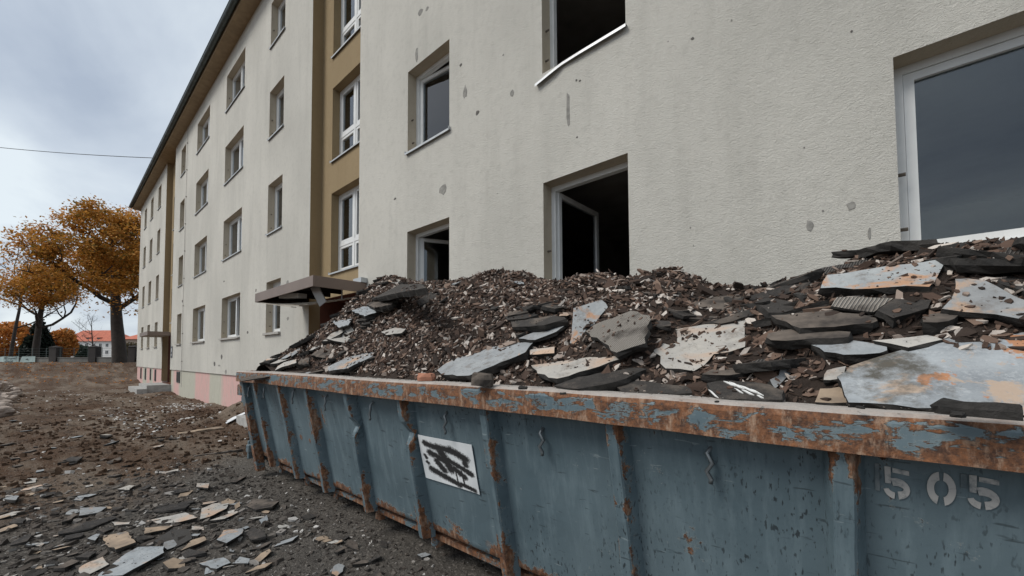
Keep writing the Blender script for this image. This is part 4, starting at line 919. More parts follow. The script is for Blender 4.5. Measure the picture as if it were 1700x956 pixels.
# chunk resting on the rim and brick bits
def chunk(name, px, py, sx, sy, szz, mat, label, cat, hit, rz):
    P = hit(px, py); mb = MB(); rr = SR; n = 10; V = []
    for l, (zz, sc) in enumerate(((0, 0.92), (0.5, 1.0), (1.0, 0.85))):
        for k in range(n):
            t = 2*math.pi*k/n; c, s = math.cos(t), math.sin(t); q = 1/max(abs(c), abs(s))**0.7
            V.append((sx/2*c*q*sc*rr.uniform(0.85, 1.08), sy/2*s*q*sc*rr.uniform(0.85, 1.08), szz*zz*(1 if l < 2 else rr.uniform(0.8, 1.1))))
    Fc = [tuple(reversed(range(n))), tuple(range(2*n, 3*n))]+[(l*n+k, l*n+(k+1) % n, (l+1)*n+(k+1) % n, (l+1)*n+k) for l in range(2) for k in range(n)]
    mb.add(V, Fc); o = mb.build(name, mat); o.location = P; o.rotation_euler = (rr.uniform(-.06, .06), rr.uniform(-.06, .06), rz); tag(o, label, cat); return o
rimz = lambda px, py: on_z(px, py, 1.388)
chunk('tar_chunk', 1624, 692, 0.165, 0.06, 0.04, 'bitumen', 'black tar chunk lying on the rim in front of the largest stained slab', 'rubble', rimz, 0.05)
chunk('brick_fragment', 708, 632, 0.12, 0.08, 0.05, 'brick', 'pale red brick fragment beside the rim near the crumb-sprinkled slab', 'brick', rimz, 0.4)
chunk('stone_block', 801, 640, 0.13, 0.09, 0.07, 'tar_dust', 'squared brown block sitting on the rim below the crumb-sprinkled slab', 'rubble', rimz, 0.6)
for px, py, w in [(1590, 692, 0.05), (1428, 678, 0.025), (1190, 668, 0.02), (935, 655, 0.03), (868, 646, 0.05)]:
    o = chunk('tar_crumb', px, py, w, w*0.6, w*0.3, 'bitumen', 'small black tar crumb lying on the dusty container rim', 'rubble', rimz, RND.uniform(0, 3)); o['group'] = 'tar crumbs on the rim'
# orange torn membrane near the large window
def strip_thing(name, pts, wv, mat, label, cat):
    mb = MB(); V = []
    for p in pts: V += [Vector(p)+Vector(wv)*0.5, Vector(p)-Vector(wv)*0.5]
    mb.add(V, [(2*i, 2*i+1, 2*i+3, 2*i+2) for i in range(len(pts)-1)]); o = mb.build(name, mat); so = o.modifiers.new('t', 'SOLIDIFY'); so.thickness = 0.006; tag(o, label, cat); return o
b0 = on_y(1655, 425, 3.55); strip_thing('torn_membrane', [b0+Vector(v) for v in ((-0.09, 0.0, -0.03), (-0.05, -0.02, 0.0), (-0.02, 0.0, -0.025), (0.03, -0.02, 0.005), (0.06, 0.0, 0.03), (0.1, 0.01, 0.045))], (0.03, -0.06, 0.02), 'brick', 'crumpled orange-brown torn membrane below the large window sill', 'membrane')
# filler: dark broken slabs of the stack, grouped look-alikes
def proj(p):
    v = Vector(p)-Vector((0, 0, HC)); d = v.dot(CF); return CX+F*v.dot(CR)/d, CY-F*v.dot(CU)/d
def inpoly(x, y, P):
    r = False; j = len(P)-1
    for i in range(len(P)):
        if (P[i][1] > y) != (P[j][1] > y) and x < (P[j][0]-P[i][0])*(y-P[i][1])/(P[j][1]-P[i][1])+P[i][0]: r = not r
        j = i
    return r
COLN = {'slab_grey': 'grey', 'slab_pale': 'cream', 'slab_dark': 'black', 'tar_dust': 'dusty brown', 'tan_top': 'ochre', 'corr_dark': 'dark ribbed', 'slab_rusty': 'orange stained', 'corr_pale': 'pale ribbed', 'slab_big': 'stained'}
SHP = {3: 'triangular', 4: 'four-sided', 5: 'five-sided', 6: 'six-sided'}
def describe(kind, L, mid_, sides, mat, P, refs):
    q = min(refs, key=lambda r: (r[1]-P).length)
    size = 'tiny' if L < mid_*0.62 else ('small' if L < mid_ else ('broad' if L < mid_*1.4 else 'large'))
    side = 'beside' if (q[1]-P).length < 0.3 else 'near'
    return f'{size} {SHP[sides]} {COLN[mat]} {kind} {side} the {q[0]}'
def filler(n, xr, yr, mats, label, group, size=(0.15, 0.42), th=(0.03, 0.055), seed=3, lift=0.0, tilt=0.16):
    rr = random.Random(seed); k = 0; tries = 0
    while k < n:
        x, y = rr.uniform(*xr), rr.uniform(*yr); nn = (heap_n(x, y)*0.55 + Vector((0, 0, 0.45)) + Vector((rr.gauss(0, tilt), rr.gauss(0, tilt), 0))).normalized()
        P = Vector((x, y, heap_z(x, y)+lift+rr.uniform(-0.01, 0.03))); a = nn.orthogonal().normalized(); b = nn.cross(a); L = rr.uniform(*size); w = L*rr.uniform(0.4, 0.85); ph = rr.uniform(0, 6.3); m_ = rr.choice((4, 5, 5, 6))
        A2 = a*math.cos(ph)+b*math.sin(ph); B2 = nn.cross(A2)
        pts = [P + A2*L/2*math.cos(t+rr.uniform(-.3, .3))*rr.uniform(.8, 1.15) + B2*w/2*math.sin(t)*rr.uniform(.8, 1.15) for t in [2*math.pi*i/m_ for i in range(m_)]]
        pj = [proj(q) for q in pts+[P]]
        if any(inpoly(qx, qy, h[1]) for qx, qy in pj for h in HS) and tries < 4000: tries += 1; continue
        k += 1
        mt = rr.choice(mats); o = slab_mesh('broken_slab', pts, nn, rr.uniform(*th), [mt, 'bitumen'], rr); tag(o, describe(label, L, sum(size)/2, m_, mt, P, HREF), 'slab', group)
filler(60, (-0.75, 1.1), (1.95, 3.6), ['slab_dark', 'slab_dark', 'tar_dust', 'corr_dark'], 'layered slab', 'dark slabs stacked at the window end', (0.2, 0.55), seed=8)
filler(18, (-1.9, -0.5), (1.85, 2.6), ['slab_dark', 'tar_dust', 'slab_dark'], 'fragment', 'dark fragments in the middle of the heap', (0.12, 0.34), seed=18)
filler(52, (-5.7, -3.9), (1.72, 2.9), ['slab_dark', 'tar_dust', 'slab_grey', 'slab_pale'], 'rubble piece', 'rubble pieces on the canopy end of the heap', (0.14, 0.42), seed=28, lift=0.015)
filler(20, (-3.6, -1.4), (1.85, 3.0), ['slab_dark', 'slab_pale', 'tar_dust', 'slab_grey'], 'half-sunk piece', 'small pieces in the flake heap', (0.07, 0.2), (0.015, 0.03), seed=38)
# pale tar drips on the flat tar sheet
drs = [o for o in bpy.data.objects if o.get('label', '').startswith('flat dark tar sheet')][0]
dn = Vector((0, -0.3, 0.95)).normalized(); dP = drs.location + dn*0.039
for (xa, ya), (xb, yb), wd in [((1201, 632), (1222, 640), 2.2), ((1210, 633), (1236, 645), 2.6), ((1224, 638), (1262, 653), 2.4), ((1231, 646), (1252, 655), 2.2), ((1246, 645), (1268, 656), 2.0), ((1256, 655), (1268, 660), 1.8), ((1176, 646), (1193, 660), 2.6), ((1219, 644), (1234, 652), 1.8)]:
    mb = MB(); A_ = [on_plane(px_, py_, dP, dn) for px_, py_ in ((xa, ya), (xa+(xb-xa)*.35, ya+(yb-ya)*.35-wd*.6), (xb, yb), (xa+(xb-xa)*.6, ya+(yb-ya)*.6+wd*.7))]
    mb.add([tuple(q-drs.location) for q in A_]+[tuple(q-dn*0.004-drs.location) for q in A_], [(0, 1, 2, 3), (3, 2, 1, 0), (0, 4, 5, 1), (1, 5, 6, 2), (2, 6, 7, 3), (3, 7, 4, 0)]); mb.f.pop(1); mb.mi.pop(1)
    mb.build('tar_drip', 'far_wall', drs)
from mathutils.bvhtree import BVHTree
def crumbs(name, area, n, smin, smax, mat, seed, label, clump):
    vs, fs = [], []
    for v, f in TOPS:
        b = len(vs); vs += v; fs += [[b+i for i in q] for q in f]
    bv = BVHTree.FromPolygons(vs, fs); gg = np.random.default_rng(seed); pts, nr, sz = [], [], []
    for _ in range(n*6):
        x, y = gg.uniform(*area[:2]), gg.uniform(*area[2:])
        if fnoise(x*3.1, y*3.1, 3.3, 3)+gg.normal(0, 0.12) < clump: continue
        h = bv.ray_cast(Vector((x, y, 3.5)), Vector((0, 0, -1)))
        if h[0] is None or h[1].z < 0.3: continue
        pts.append(tuple(h[0]+Vector((0, 0, 0.002)))); nr.append(tuple(h[1])); sz.append(smin+(smax-smin)*gg.random()**2.5)
        if len(pts) >= n: break
    o = chips(name, pts, nr, sz, mat, seed, 0.25, 1.3, (0.4, 0.9), (0.12, 0.35)); tag(o, label, 'rubble', kind='stuff')
crumbs('slab_top_crumbs', (-5.6, 1.2, 1.7, 3.7), 1500, 0.003, 0.02, 'bark_chips', 71, 'dark crumbs and dust lying on the slabs of the heap', 0.22)
TOPS.clear()
# crumbs on the rim and on slab tops
pts, nr, sz = [], [], []
for _ in range(900):
    x = g.uniform(-5.8, 1.2); y = 1.6+0.012*x+0.03+0.13*g.random()**0.6
    pts.append((x, y, 1.388)); nr.append((0, 0, 1)); sz.append(0.003+0.011*g.random()**3)
o = chips('rim_crumbs', pts, nr, sz, 'grit', 9, 0.2); tag(o, 'fine dark crumbs and dust strewn along the container rim', 'rubble', kind='stuff')

# ------------------------------------------------------------------ debris on the ground
def gnd_hit(px, py):
    r = ray(px, py); o = Vector((0, 0, HC)); s = (0.0-HC)/r.z
    for _ in range(8):
        p = o+r*s; s = (ground_z(p.x, p.y)-HC)/r.z
    return o+r*s
GS = [
 ('slab_grey', [(133, 842.8), (177, 841.6), (162.6, 850.7), (131, 856)], 'pale triangular slab above the long dark slab'),
 ('slab_dark', [(96, 883), (126.5, 870), (190, 856), (192, 860), (153.6, 875.5), (97, 887)], 'long dark spear-shaped slab lying on the soil'),
 ('tan_top', [(168, 891), (178, 888), (209, 882), (225, 900), (192, 911.7), (178, 905)], 'tan slab with black specks beside the long bluish slab'),
 ('slab_grey', [(160, 957), (210, 918), (228, 908), (272, 907), (272, 917), (240, 935), (203, 955)], 'longest bluish grey slab among the debris on the soil'),
 ('slab_pale', [(130, 943), (144.6, 934), (170.5, 924), (180.7, 936.5), (144.6, 954.6), (135.5, 953.5)], 'marbled pale slab next to the longest bluish slab'),
 ('slab_dark', [(17, 905), (23.7, 898), (50.8, 884.6), (53, 888), (45, 898)], 'lone grey-brown slab on bare brown soil'),
 ('tar_dust', [(88, 944), (119.7, 927.5), (133, 931), (108, 942)], 'brownish grey slab pointing at the marbled pale slab'),
 ('slab_dark', [(124, 925), (144.6, 915), (160, 916), (147, 925)], 'small dark slab above the marbled pale slab'),
 ('tar_dust', [(101.6, 866.5), (124, 850.7), (128, 853), (117.5, 862)], 'narrow grey sliver beside the pale triangular slab'),
 ('slab_grey', [(144.6, 893.6), (160, 886), (166, 886), (158, 897)], 'small bluish white fragment touching the tan slab'),
 ('slab_pale', [(185, 866.5), (215.7, 866.5), (214.6, 870), (190, 872)], 'narrow pinkish slab at the tip of the long dark slab'),
 ('slab_pale', [(244.5, 864), (307.8, 850.7), (328, 858.6), (296.5, 866.5), (262.6, 868.8)], 'long cream slab in the middle of the ground debris'),
 ('tan_top', [(240, 876), (288.6, 872), (274, 879), (240, 885.7)], 'flat ochre slab in front of the long cream slab'),
 ('slab_pale', [(331.5, 862), (335, 844), (353, 836), (383, 831.5), (375.5, 844), (348, 857.5)], 'cream slab with torn pointed corner beside the long cream slab'),
 ('slab_pale', [(348, 864), (393.6, 848), (394, 851), (372, 861)], 'thin cream sliver beside the torn cream slab'),
 ('slab_grey', [(359.7, 896), (371, 880), (402.6, 876.7), (402.6, 884.6), (375.5, 901.5)], 'white and grey slab with black flecks between the dark lumps'),
 ('corr_dark', [(255.8, 898), (285, 879), (314.5, 877.8), (319, 893.6), (289.7, 909)], 'broad dark ribbed slab beside the flat ochre slab'),
 ('tan_top', [(299.9, 914), (319, 896), (339, 890), (342.8, 896)], 'reddish tan wedge leaning on the ribbed slab'),
 ('slab_dark', [(298.7, 918), (314.5, 910.5), (344, 917), (307.8, 925)], 'dark slab in front of the reddish tan wedge'),
 ('slab_grey', [(330, 935), (371, 925), (383, 934), (359.7, 944)], 'bluish kite-shaped slab on the grit'),
 ('slab_grey', [(385.7, 935), (398, 924), (415, 927.5), (411.7, 935)], 'bluish triangular slab next to the kite-shaped slab'),
 ('slab_dark', [(408, 887), (418, 875.5), (438.8, 880), (441, 890), (418, 896)], 'dark rounded slab beside the black-flecked white slab'),
 ('slab_pale', [(325.8, 807.8), (327, 802), (347, 802), (346, 810)], 'small pinkish white scrap near the container corner'),
 ('tar_dust', [(409, 839), (420.7, 827), (463.6, 831.5), (452, 841), (425, 846)], 'grey slab on reddish layers near the container skid'),
 ('slab_dark', [(276, 817), (300, 811), (315, 810), (314.5, 814), (290, 819)], 'dark flat slab behind the pebbly patch'),
 ('slab_pale', [(265, 785), (296.5, 778), (294, 782), (276, 786)], 'white angular slab alone on the trampled soil'),
 ('slab_dark', [(240, 850.7), (278, 837), (316.8, 836), (307.8, 842.8), (274, 848)], 'broad dark slab behind the long cream slab'),
 ('tar_dust', [(414, 912.8), (452, 897), (452, 899), (432, 910)], 'thin grey sliver right of the dark rounded slab'),
 ('tar_dust', [(382, 800), (409, 788.6), (408, 791), (392, 800)], 'grey slab leaning at the container corner post'),
 ('tar_dust', [(555, 915.5), (577, 904), (578, 908), (560, 917)], 'small grey slab in the shade of the container side'),
 ('tar_dust', [(583.5, 937), (600, 930), (610, 929.6), (610, 934)], 'flat grey slab on the grit below the container ribs'),
 ('slab_dark', [(612, 929), (630, 919), (633, 924), (617, 931)], 'small dark slab under the dented ribs of the container'),
 ('slab_grey', [(691.8, 921), (706, 916.5), (715, 920), (700, 925)], 'small bluish slab close under the container edge'),
 ('slab_grey', [(6, 828), (18, 822), (32, 823), (26, 830)], 'lone bluish slab on the reddish brown soil'),
 ('slab_dark', [(105, 764), (118, 758), (138, 758), (128, 765)], 'dark slab with pale edge far from the debris field'),
 ('tar_dust', [(176, 767), (200, 758), (202, 762), (184, 769)], 'thin grey slab on the light trampled track'),
 ('slab_pale', [(195, 812), (215, 805), (223, 806), (214, 813)], 'oval whitish slab at the upper rim of the debris field'),
 ('slab_dark', [(232, 811), (248, 803), (252, 806), (240, 812)], 'dark slab next to the oval whitish slab'),
]
GSN = ['pale triangular slab', 'long dark spear-shaped slab', 'tan slab', 'longest bluish slab', 'marbled pale slab', 'lone grey-brown slab', 'brownish pointing slab', 'small dark slab', 'narrow grey sliver', 'bluish white fragment', 'narrow pinkish slab', 'long cream slab', 'flat ochre slab', 'torn cream slab', 'thin cream sliver', 'black-flecked white slab', 'broad ribbed slab', 'reddish tan wedge', 'dark slab by the wedge', 'kite-shaped slab', 'bluish triangular slab', 'dark rounded slab', 'pinkish white scrap', 'grey slab on red layers', 'dark flat slab', 'white angular slab', 'broad dark slab', 'thin grey sliver', 'slab at the corner post', 'shaded grey slab', 'flat grey slab', 'slab under the dented ribs', 'bluish slab under the container', 'lone bluish slab', 'pale-edged dark slab', 'thin slab on the track', 'oval whitish slab', 'dark slab by the oval one']
for gi_, (top, poly, lab) in enumerate(GS):
    n = Vector((SR.gauss(0, 0.05), -0.06+SR.gauss(0, 0.05), 1))
    o = slab_px('loose_slab', poly, n, SR.uniform(0.02, 0.035), top, lab, 'slab', 'loose slabs on the ground', gnd_hit, 0.03); GREF.append((GSN[gi_], o.location.copy()))
rr = random.Random(77)
def gslab(px, py, L, mats, label, group, mid_, name='slab_fragment'):
    P = gnd_hit(px, py); nn = Vector((rr.gauss(0, 0.12), rr.gauss(0, 0.12), 1)).normalized(); a = nn.orthogonal().normalized(); b = nn.cross(a); ph = rr.uniform(0, 6.3); A2 = a*math.cos(ph)+b*math.sin(ph); B2 = nn.cross(A2); w = L*rr.uniform(0.4, 0.9); m_ = rr.choice((4, 4, 5, 6)); th = rr.uniform(0.1, 0.2)*L
    P = P+Vector((0, 0, th*0.8))
    pts = [P + A2*L/2*math.cos(t+rr.uniform(-.3, .3))*rr.uniform(.75, 1.15) + B2*w/2*math.sin(t)*rr.uniform(.75, 1.15) for t in [2*math.pi*i/m_ for i in range(m_)]]
    mt = rr.choice(mats); o = slab_mesh(name, pts, nn, min(th, 0.035), [mt, 'bitumen'], rr); tag(o, describe(label, L, mid_, m_, mt, P, GREF), 'slab', group)
k = 0
while k < 120:
    px, py = rr.uniform(0, 640), rr.uniform(800, 985)
    if py < 985-0.35*(560-px) - 130*rr.random()**0.6*1.2 and px < 350 and py < 860-0.06*px: continue
    if px > 430 and py < 800+(px-412)*0.42: continue
    gslab(px, py, rr.uniform(0.06, 0.2), ['slab_grey', 'slab_dark', 'slab_dark', 'tar_dust', 'slab_pale', 'tan_top'], 'chip', 'small slab pieces on the ground', 0.13); k += 1
for _ in range(45):
    px, py = rr.uniform(0, 400), rr.uniform(655, 800)
    if px > 330 and py < 690: continue
    gslab(px, py, rr.uniform(0.08, 0.26), ['slab_pale', 'slab_grey', 'tar_dust', 'slab_dark'], 'stray shard', 'stray fragments on the soil', 0.17)
crumbs('loose_slab_crumbs', (-8, -1, -1.8, 2.2), 900, 0.003, 0.012, 'grit', 73, 'small grit lying on the slabs on the ground', 0.0)
def ground_scatter(name, n, boxes, smin, smax, powr, mat, seed, label, dens=None, rp=1.0, asp=(0.5, 0.95), thk=(0.15, 0.4)):
    gg = np.random.default_rng(seed); pts, nr, sz = [], [], []
    tries = 0
    while len(pts) < n and tries < n*8:
        tries += 1
        b = boxes[gg.integers(len(boxes))]; x, y = gg.uniform(b[0], b[1]), gg.uniform(b[2], b[3])
        if y > 4.1 and -42 < x < 6: continue
        if dens and gg.random() > dens(x, y): continue
        s = smin+(smax-smin)*gg.random()**powr; pts.append((x, y, ground_z(x, y)+s*0.05)); nr.append((0, 0, 1)); sz.append(s)
    o = chips(name, pts, nr, sz, mat, seed+1, 0.3, rp, asp, thk); tag(o, label, 'gravel', kind='stuff')
ground_scatter('gravel', 15000, [(-8, -0.4, -1.6, 2.2), (-6, -1, -0.6, 1.9)], 0.004, 0.03, 3.2, 'grit', 21, 'fine grey grit and gravel around the container foot', rp=1.15)
ground_scatter('slab_crumbs', 3200, [(-7.5, -2.0, -1.3, 1.6)], 0.012, 0.06, 3.0, 'grit', 31, 'crumbled slab bits between the larger slabs on the ground', dens=lambda x, y: 0.25+0.75*sm(-0.4, 0.4, fnoise(x*1.2, y*1.2, 5)+0.1), rp=0.8)
ground_scatter('soil_clods', 6000, [(-30, -7, -3.5, 4.0), (-16, -7, -2, 4.0)], 0.008, 0.065, 3.2, 'clod', 41, 'brown clods of earth over the churned yard', rp=1.0, asp=(0.65, 1.0), thk=(0.35, 0.7))
ground_scatter('white_crumbs', 1500, [(-34, -8, -3, 4.0), (-20, -10, 1, 4.0)], 0.01, 0.06, 2.4, 'white_bits', 51, 'pale plaster crumbs sprinkled across the soil', dens=lambda x, y: sm(-0.25, 0.35, fnoise(x*0.5, y*0.8, 12)), rp=0.12)
# dry leaves under the big tree
ground_scatter('fallen_leaves', 900, [(-62, -40, -7, 4)], 0.04, 0.1, 1.5, 'leaf_orange', 61, 'fallen orange leaves scattered on the bank under the tree', rp=1.0)
# pile of demolition stones
for i, (px, py, s) in enumerate([(4, 634, 0.62), (14, 640, 0.5), (2, 652, 0.5), (22, 650, 0.42), (11, 660, 0.55), (26, 641, 0.36), (2, 682, 0.5), (-6, 668, 0.6), (6, 670, 0.34), (-10, 640, 0.8)]):
    P = gnd_hit(px, py+9); bm = bmesh.new(); bmesh.ops.create_icosphere(bm, subdivisions=3, radius=s/2)
    for v in bm.verts: v.co = Vector((v.co.x*1.15, v.co.y*0.9, v.co.z*0.72))*(1+0.5*round(fnoise(v.co.x*4+i*9, v.co.y*4, v.co.z*4, 2)*5)/5+0.12*fnoise(v.co.x*14, v.co.y*14, v.co.z*14+i, 2))
    me = bpy.data.meshes.new('rubble_stone'); bm.to_mesh(me); bm.free(); me.shade_flat(); o = link('rubble_stone', me, 'rock'); o.location = P+Vector((0, 0, s*0.22)); o.rotation_euler = (RND.uniform(-.4, .4), RND.uniform(-.4, .4), RND.uniform(0, 6)); tag(o, 'rough pinkish grey stone in the pile at the edge of the yard', 'stone', 'demolition stones in a pile')
# long bits
def lying(name, p0, p1, w, h, mat, label, cat):
    a, b = gnd_hit(*p0), gnd_hit(*p1); mid = (a+b)/2; L = (b-a).length; mb = MB(); n = 8; V = []
    for i in range(n+1):
        t = i/n-0.5
        for dy, dz in ((-.5, 0), (.5, 0), (.5, 1), (-.5, 1)): V.append((t*L, dy*w*(1+0.2*RND.uniform(-1, 1)), dz*h*(1+0.25*RND.uniform(-1, 1))))
    mb.add(V, [(i*4+k, i*4+(k+1) % 4, i*4+4+(k+1) % 4, i*4+4+k) for i in range(n) for k in range(4)]+[(0, 3, 2, 1), (n*4, n*4+1, n*4+2, n*4+3)])
    o = mb.build(name, mat); o.location = (mid.x, mid.y, ground_z(mid.x, mid.y)-0.01); o.rotation_euler = (0, 0, math.atan2(b.y-a.y, b.x-a.x)); tag(o, label, cat); return o
lying('wooden_board', (296, 721), (368, 712), 0.16, 0.05, 'tan_top', 'long weathered board lying on the soil beyond the container', 'board')
lying('wooden_board', (322, 758), (402, 749), 0.07, 0.03, 'tar_dust', 'thin dark lath pointing at the container corner post', 'board')
P = gnd_hit(386, 699); mb = MB(); mb.add([(-0.45, -0.1, 0.02), (0.5, -0.25, 0.03), (0.55, 0.3, 0.32), (0.1, 0.25, 0.22), (-0.3, 0.2, 0.05), (0.1, -0.05, 0.1)], [(0, 1, 5), (1, 2, 5), (2, 3, 5), (3, 4, 5), (4, 0, 5)]); o = mb.build('plastic_sheet', 'white_plastic'); o.location = P; so = o.modifiers.new('t', 'SOLIDIFY'); so.thickness = 0.012; tag(o, 'folded white plastic sheet behind the container corner', 'sheet')
# ------------------------------------------------------------------ trees and street behind
def grow(name, base, height, trunk_r, crown_c, crown_r, n_leaf, leaf, leafmat, label, seed, bare=0.0, cat='tree', first=0.38, depth=4, spread=0.75, gap=0.12, flat=1.0, lean=(0, 0), zmin=0.0):
    rr = random.Random(seed); t = empty(name, base, label=label, cat=cat); tb = MB(); tips = []
    cc = Vector(crown_c); cr = Vector(crown_r)
    def inside(p): q = p-cc; return (q.x/cr.x)**2+(q.y/cr.y)**2+(q.z/cr.z)**2
    def branch(p, d, L, r, lv):
        n = 5; pts = [p]; rs = [r]; q = p.copy(); dd = d.copy()
        for i in range(n):
            w_ = 0.3 if lv == 0 else 1.0; dd = (dd + Vector((rr.gauss(0, .16)*w_, rr.gauss(0, .16)*w_, rr.gauss(0.05, .12)))).normalized(); q = q+dd*L/n; pts.append(q.copy()); rs.append(r*(1-0.55*(i+1)/n))
            if lv >= 2 and inside(q) < 1.15: tips.append(q.copy())
        tb.tube(pts, rs, 7 if lv == 0 else (5 if lv < 3 else 3), caps=False)
        if lv >= depth: tips.append(q.copy()); return
        kids = rr.randint(6, 8) if lv == 0 else rr.randint(3, 4)
        for k in range(kids):
            i = rr.uniform(first if lv == 0 else 0.3, 1.0)*n; a = int(min(i, n-1)); s = i-a; pp = pts[a].lerp(pts[a+1], s); rrad = rs[a]*(1-s)+rs[a+1]*s
            ax = rr.uniform(0, 6.283); side = dd.orthogonal().normalized(); side.rotate(Matrix.Rotation(ax, 3, dd)); nd = (dd*(1-spread)+side*spread+Vector((0, 0, 0.12))).normalized()
            l2 = L*rr.uniform(0.5, 0.72) if lv else L*rr.uniform(0.42, 0.62)
            if inside(pp+nd*l2) > 1.3 and lv > 0: l2 *= 0.55
            branch(pp, nd, l2, rrad*0.6, lv+1)
    branch(Vector((0, 0, -0.3)), Vector((lean[0], lean[1], 1)).normalized(), height*0.8, trunk_r, 0)
    tb.build('trunk', 'bark', t, True)
    if n_leaf:
        gg = np.random.default_rng(seed); P = np.array([tuple(x) for x in tips]); 
        c = np.array(crown_c); r = np.array(crown_r); P = P[P[:, 2] > zmin]
        extra = gg.normal(0, 1, (int(len(P)*0.35), 3)); extra /= np.linalg.norm(extra, axis=1)[:, None]; extra = c+extra*r*gg.uniform(0.35, 1.0, (len(extra), 1))**0.6
        keep = np.array([fnoise(e_[0]*0.45+seed, e_[1]*0.45, e_[2]*0.6, 3) > gap for e_ in extra]); P = np.concatenate([P, extra[keep]])
        idx = gg.integers(0, len(P), n_leaf); cl = P[idx] + gg.normal(0, leaf*2.2, (n_leaf, 3))*np.array([1, 1, 0.55*flat])
        d = gg.normal(0, 1, (n_leaf, 3)); d[:, 2] = abs(d[:, 2])+0.4; d /= np.linalg.norm(d, axis=1)[:, None]
        a = np.cross(d, gg.normal(0, 1, (n_leaf, 3))); a /= np.linalg.norm(a, axis=1)[:, None]; b = np.cross(d, a); s = leaf*gg.uniform(0.5, 1.1, (n_leaf, 1))
        V = np.stack([cl-a*s, cl+b*s*0.55, cl+a*s, cl-b*s*0.6+d*s*0.2], 1).reshape(-1, 3); Fc = np.arange(n_leaf*4).reshape(-1, 4)
        me = bpy.data.meshes.new('crown'); me.vertices.add(len(V)); me.vertices.foreach_set('co', V.ravel()); me.loops.add(Fc.size); me.loops.foreach_set('vertex_index', Fc.ravel().astype(np.int32)); me.polygons.add(len(Fc)); me.polygons.foreach_set('loop_start', np.arange(0, Fc.size, 4, dtype=np.int32)); me.update(calc_edges=True)
        hue = np.clip(0.5 + 0.28*gg.normal(0, 1, n_leaf) + 0.25*np.array([fnoise(q[0]*0.5, q[1]*0.5, q[2]*0.5+seed, 2) for q in cl]), 0, 1)
        at = me.attributes.new('rnd', 'FLOAT', 'POINT'); at.data.foreach_set('value', np.repeat(hue, 4).astype(np.float32)); link('crown', me, leafmat, t)
    return t
def far(px, py, dep): return ray(px, py)*dep + Vector((0, 0, HC))
b = far(199, 600, 40); b.z = ground_z(b.x, b.y)-0.05
grow('oak_tree', b, 14.2, 0.62, (0.4, -0.4, 10.4), (6.4, 6.4, 5.8), 46000, 0.16, 'leaf_amber', 'large oak in amber autumn leaf with a thick dark trunk at the house end', 5, first=0.42, gap=0.1, zmin=5.4, depth=5)
b = far(58, 600, 43); b.z = ground_z(b.x, b.y)-0.05
grow('autumn_tree', b, 11.5, 0.34, (0.3, -0.6, 8.6), (3.4, 3.6, 2.6), 15000, 0.15, 'leaf_amber', 'smaller amber tree with a forked trunk behind the street fence', 9, first=0.42, gap=0.05, zmin=5.6, depth=5)
b = far(15, 600, 47); b.z = ground_z(b.x, b.y)-0.05
grow('bare_tree', b, 14, 0.2, (0, 0, 9), (4, 4, 5), 0, 0.1, 'leaf_amber', 'leafless tree whose thin twigs rise behind the smaller amber tree', 13, first=0.3)
b = far(156, 600, 75); b.z = ground_z(b.x, b.y)-0.05
grow('bare_tree', b, 9, 0.14, (0, 0, 5), (3, 3, 4), 0, 0.1, 'leaf_amber', 'slender leafless tree standing before the white house', 23, first=0.3)
def bush(name, px, py, dep, r, n, leaf, mat, label, cone=False, seed=1, cat='shrub'):
    c = far(px, py, dep); base = Vector((c.x, c.y, ground_z(c.x, c.y))); t = empty(name, base, label=label, cat=cat); gg = np.random.default_rng(seed); q = []
    h = r[2]
    while len(q) < n:
        v = gg.uniform(-1, 1, 3)
        if cone:
            k = (v[2]+1)/2; lim = (1-k)**0.8
            if math.hypot(v[0], v[1]) > lim or math.hypot(v[0], v[1]) < lim*0.45: continue
        elif not 0.3 < (v**2).sum() < 1+0.35*fnoise(v[0]*2+seed, v[1]*2, v[2]*2, 3): continue
        p = np.array([v[0]*r[0], v[1]*r[1], (v[2]+1)/2*h+0.2])
        if fnoise(p[0]*0.9, p[1]*0.9, p[2]*0.9+seed, 3) > 0.32: continue
        q.append(p)
    q = np.array(q); d = gg.normal(0, 1, (n, 3)); d /= np.linalg.norm(d, axis=1)[:, None]; a = np.cross(d, gg.normal(0, 1, (n, 3))); a /= np.linalg.norm(a, axis=1)[:, None]; b_ = np.cross(d, a); s = leaf*gg.uniform(.5, 1.1, (n, 1))
    V = np.stack([q-a*s, q+b_*s*0.6, q+a*s, q-b_*s*0.6], 1).reshape(-1, 3)
    me = bpy.data.meshes.new('foliage'); me.from_pydata(V.tolist(), [], np.arange(n*4).reshape(-1, 4).tolist()); at = me.attributes.new('rnd', 'FLOAT', 'POINT'); at.data.foreach_set('value', np.repeat(gg.uniform(0, 1, n), 4).astype(np.float32)); link('crown', me, mat, t)
    mb = MB()
    for k in range(4):
        w = k*1.6; mb.tube([(0.1*math.cos(w), 0.1*math.sin(w), -0.2), (r[0]*0.3*math.cos(w), r[1]*0.3*math.sin(w), h*0.5), (r[0]*0.5*math.cos(w), r[1]*0.5*math.sin(w), h*0.8)], [0.07, 0.05, 0.02], 5)
    mb.build('trunk', 'bark', t)
bush('conifer', 64, 590, 45, (1.7, 1.7, 5.2), 5000, 0.22, 'leaf_conifer', 'dark conifer standing behind the fence between orange bushes', True, 3, 'tree')
bush('maple_bush', 14, 590, 50, (3.6, 3.0, 5.0), 5200, 0.25, 'leaf_orange', 'orange maple bush behind the banner', False, 4, 'tree')
bush('maple_bush', 103, 590, 54, (1.45, 1.45, 4.2), 3000, 0.25, 'leaf_orange', 'orange maple bush beside the dark conifer, before the white house', False, 6, 'tree')
bush('garden_shrub', 136, 590, 80, (1.4, 1.4, 3.0), 1200, 0.3, 'leaf_green', 'dark green garden shrub in front of the white house', False, 7)
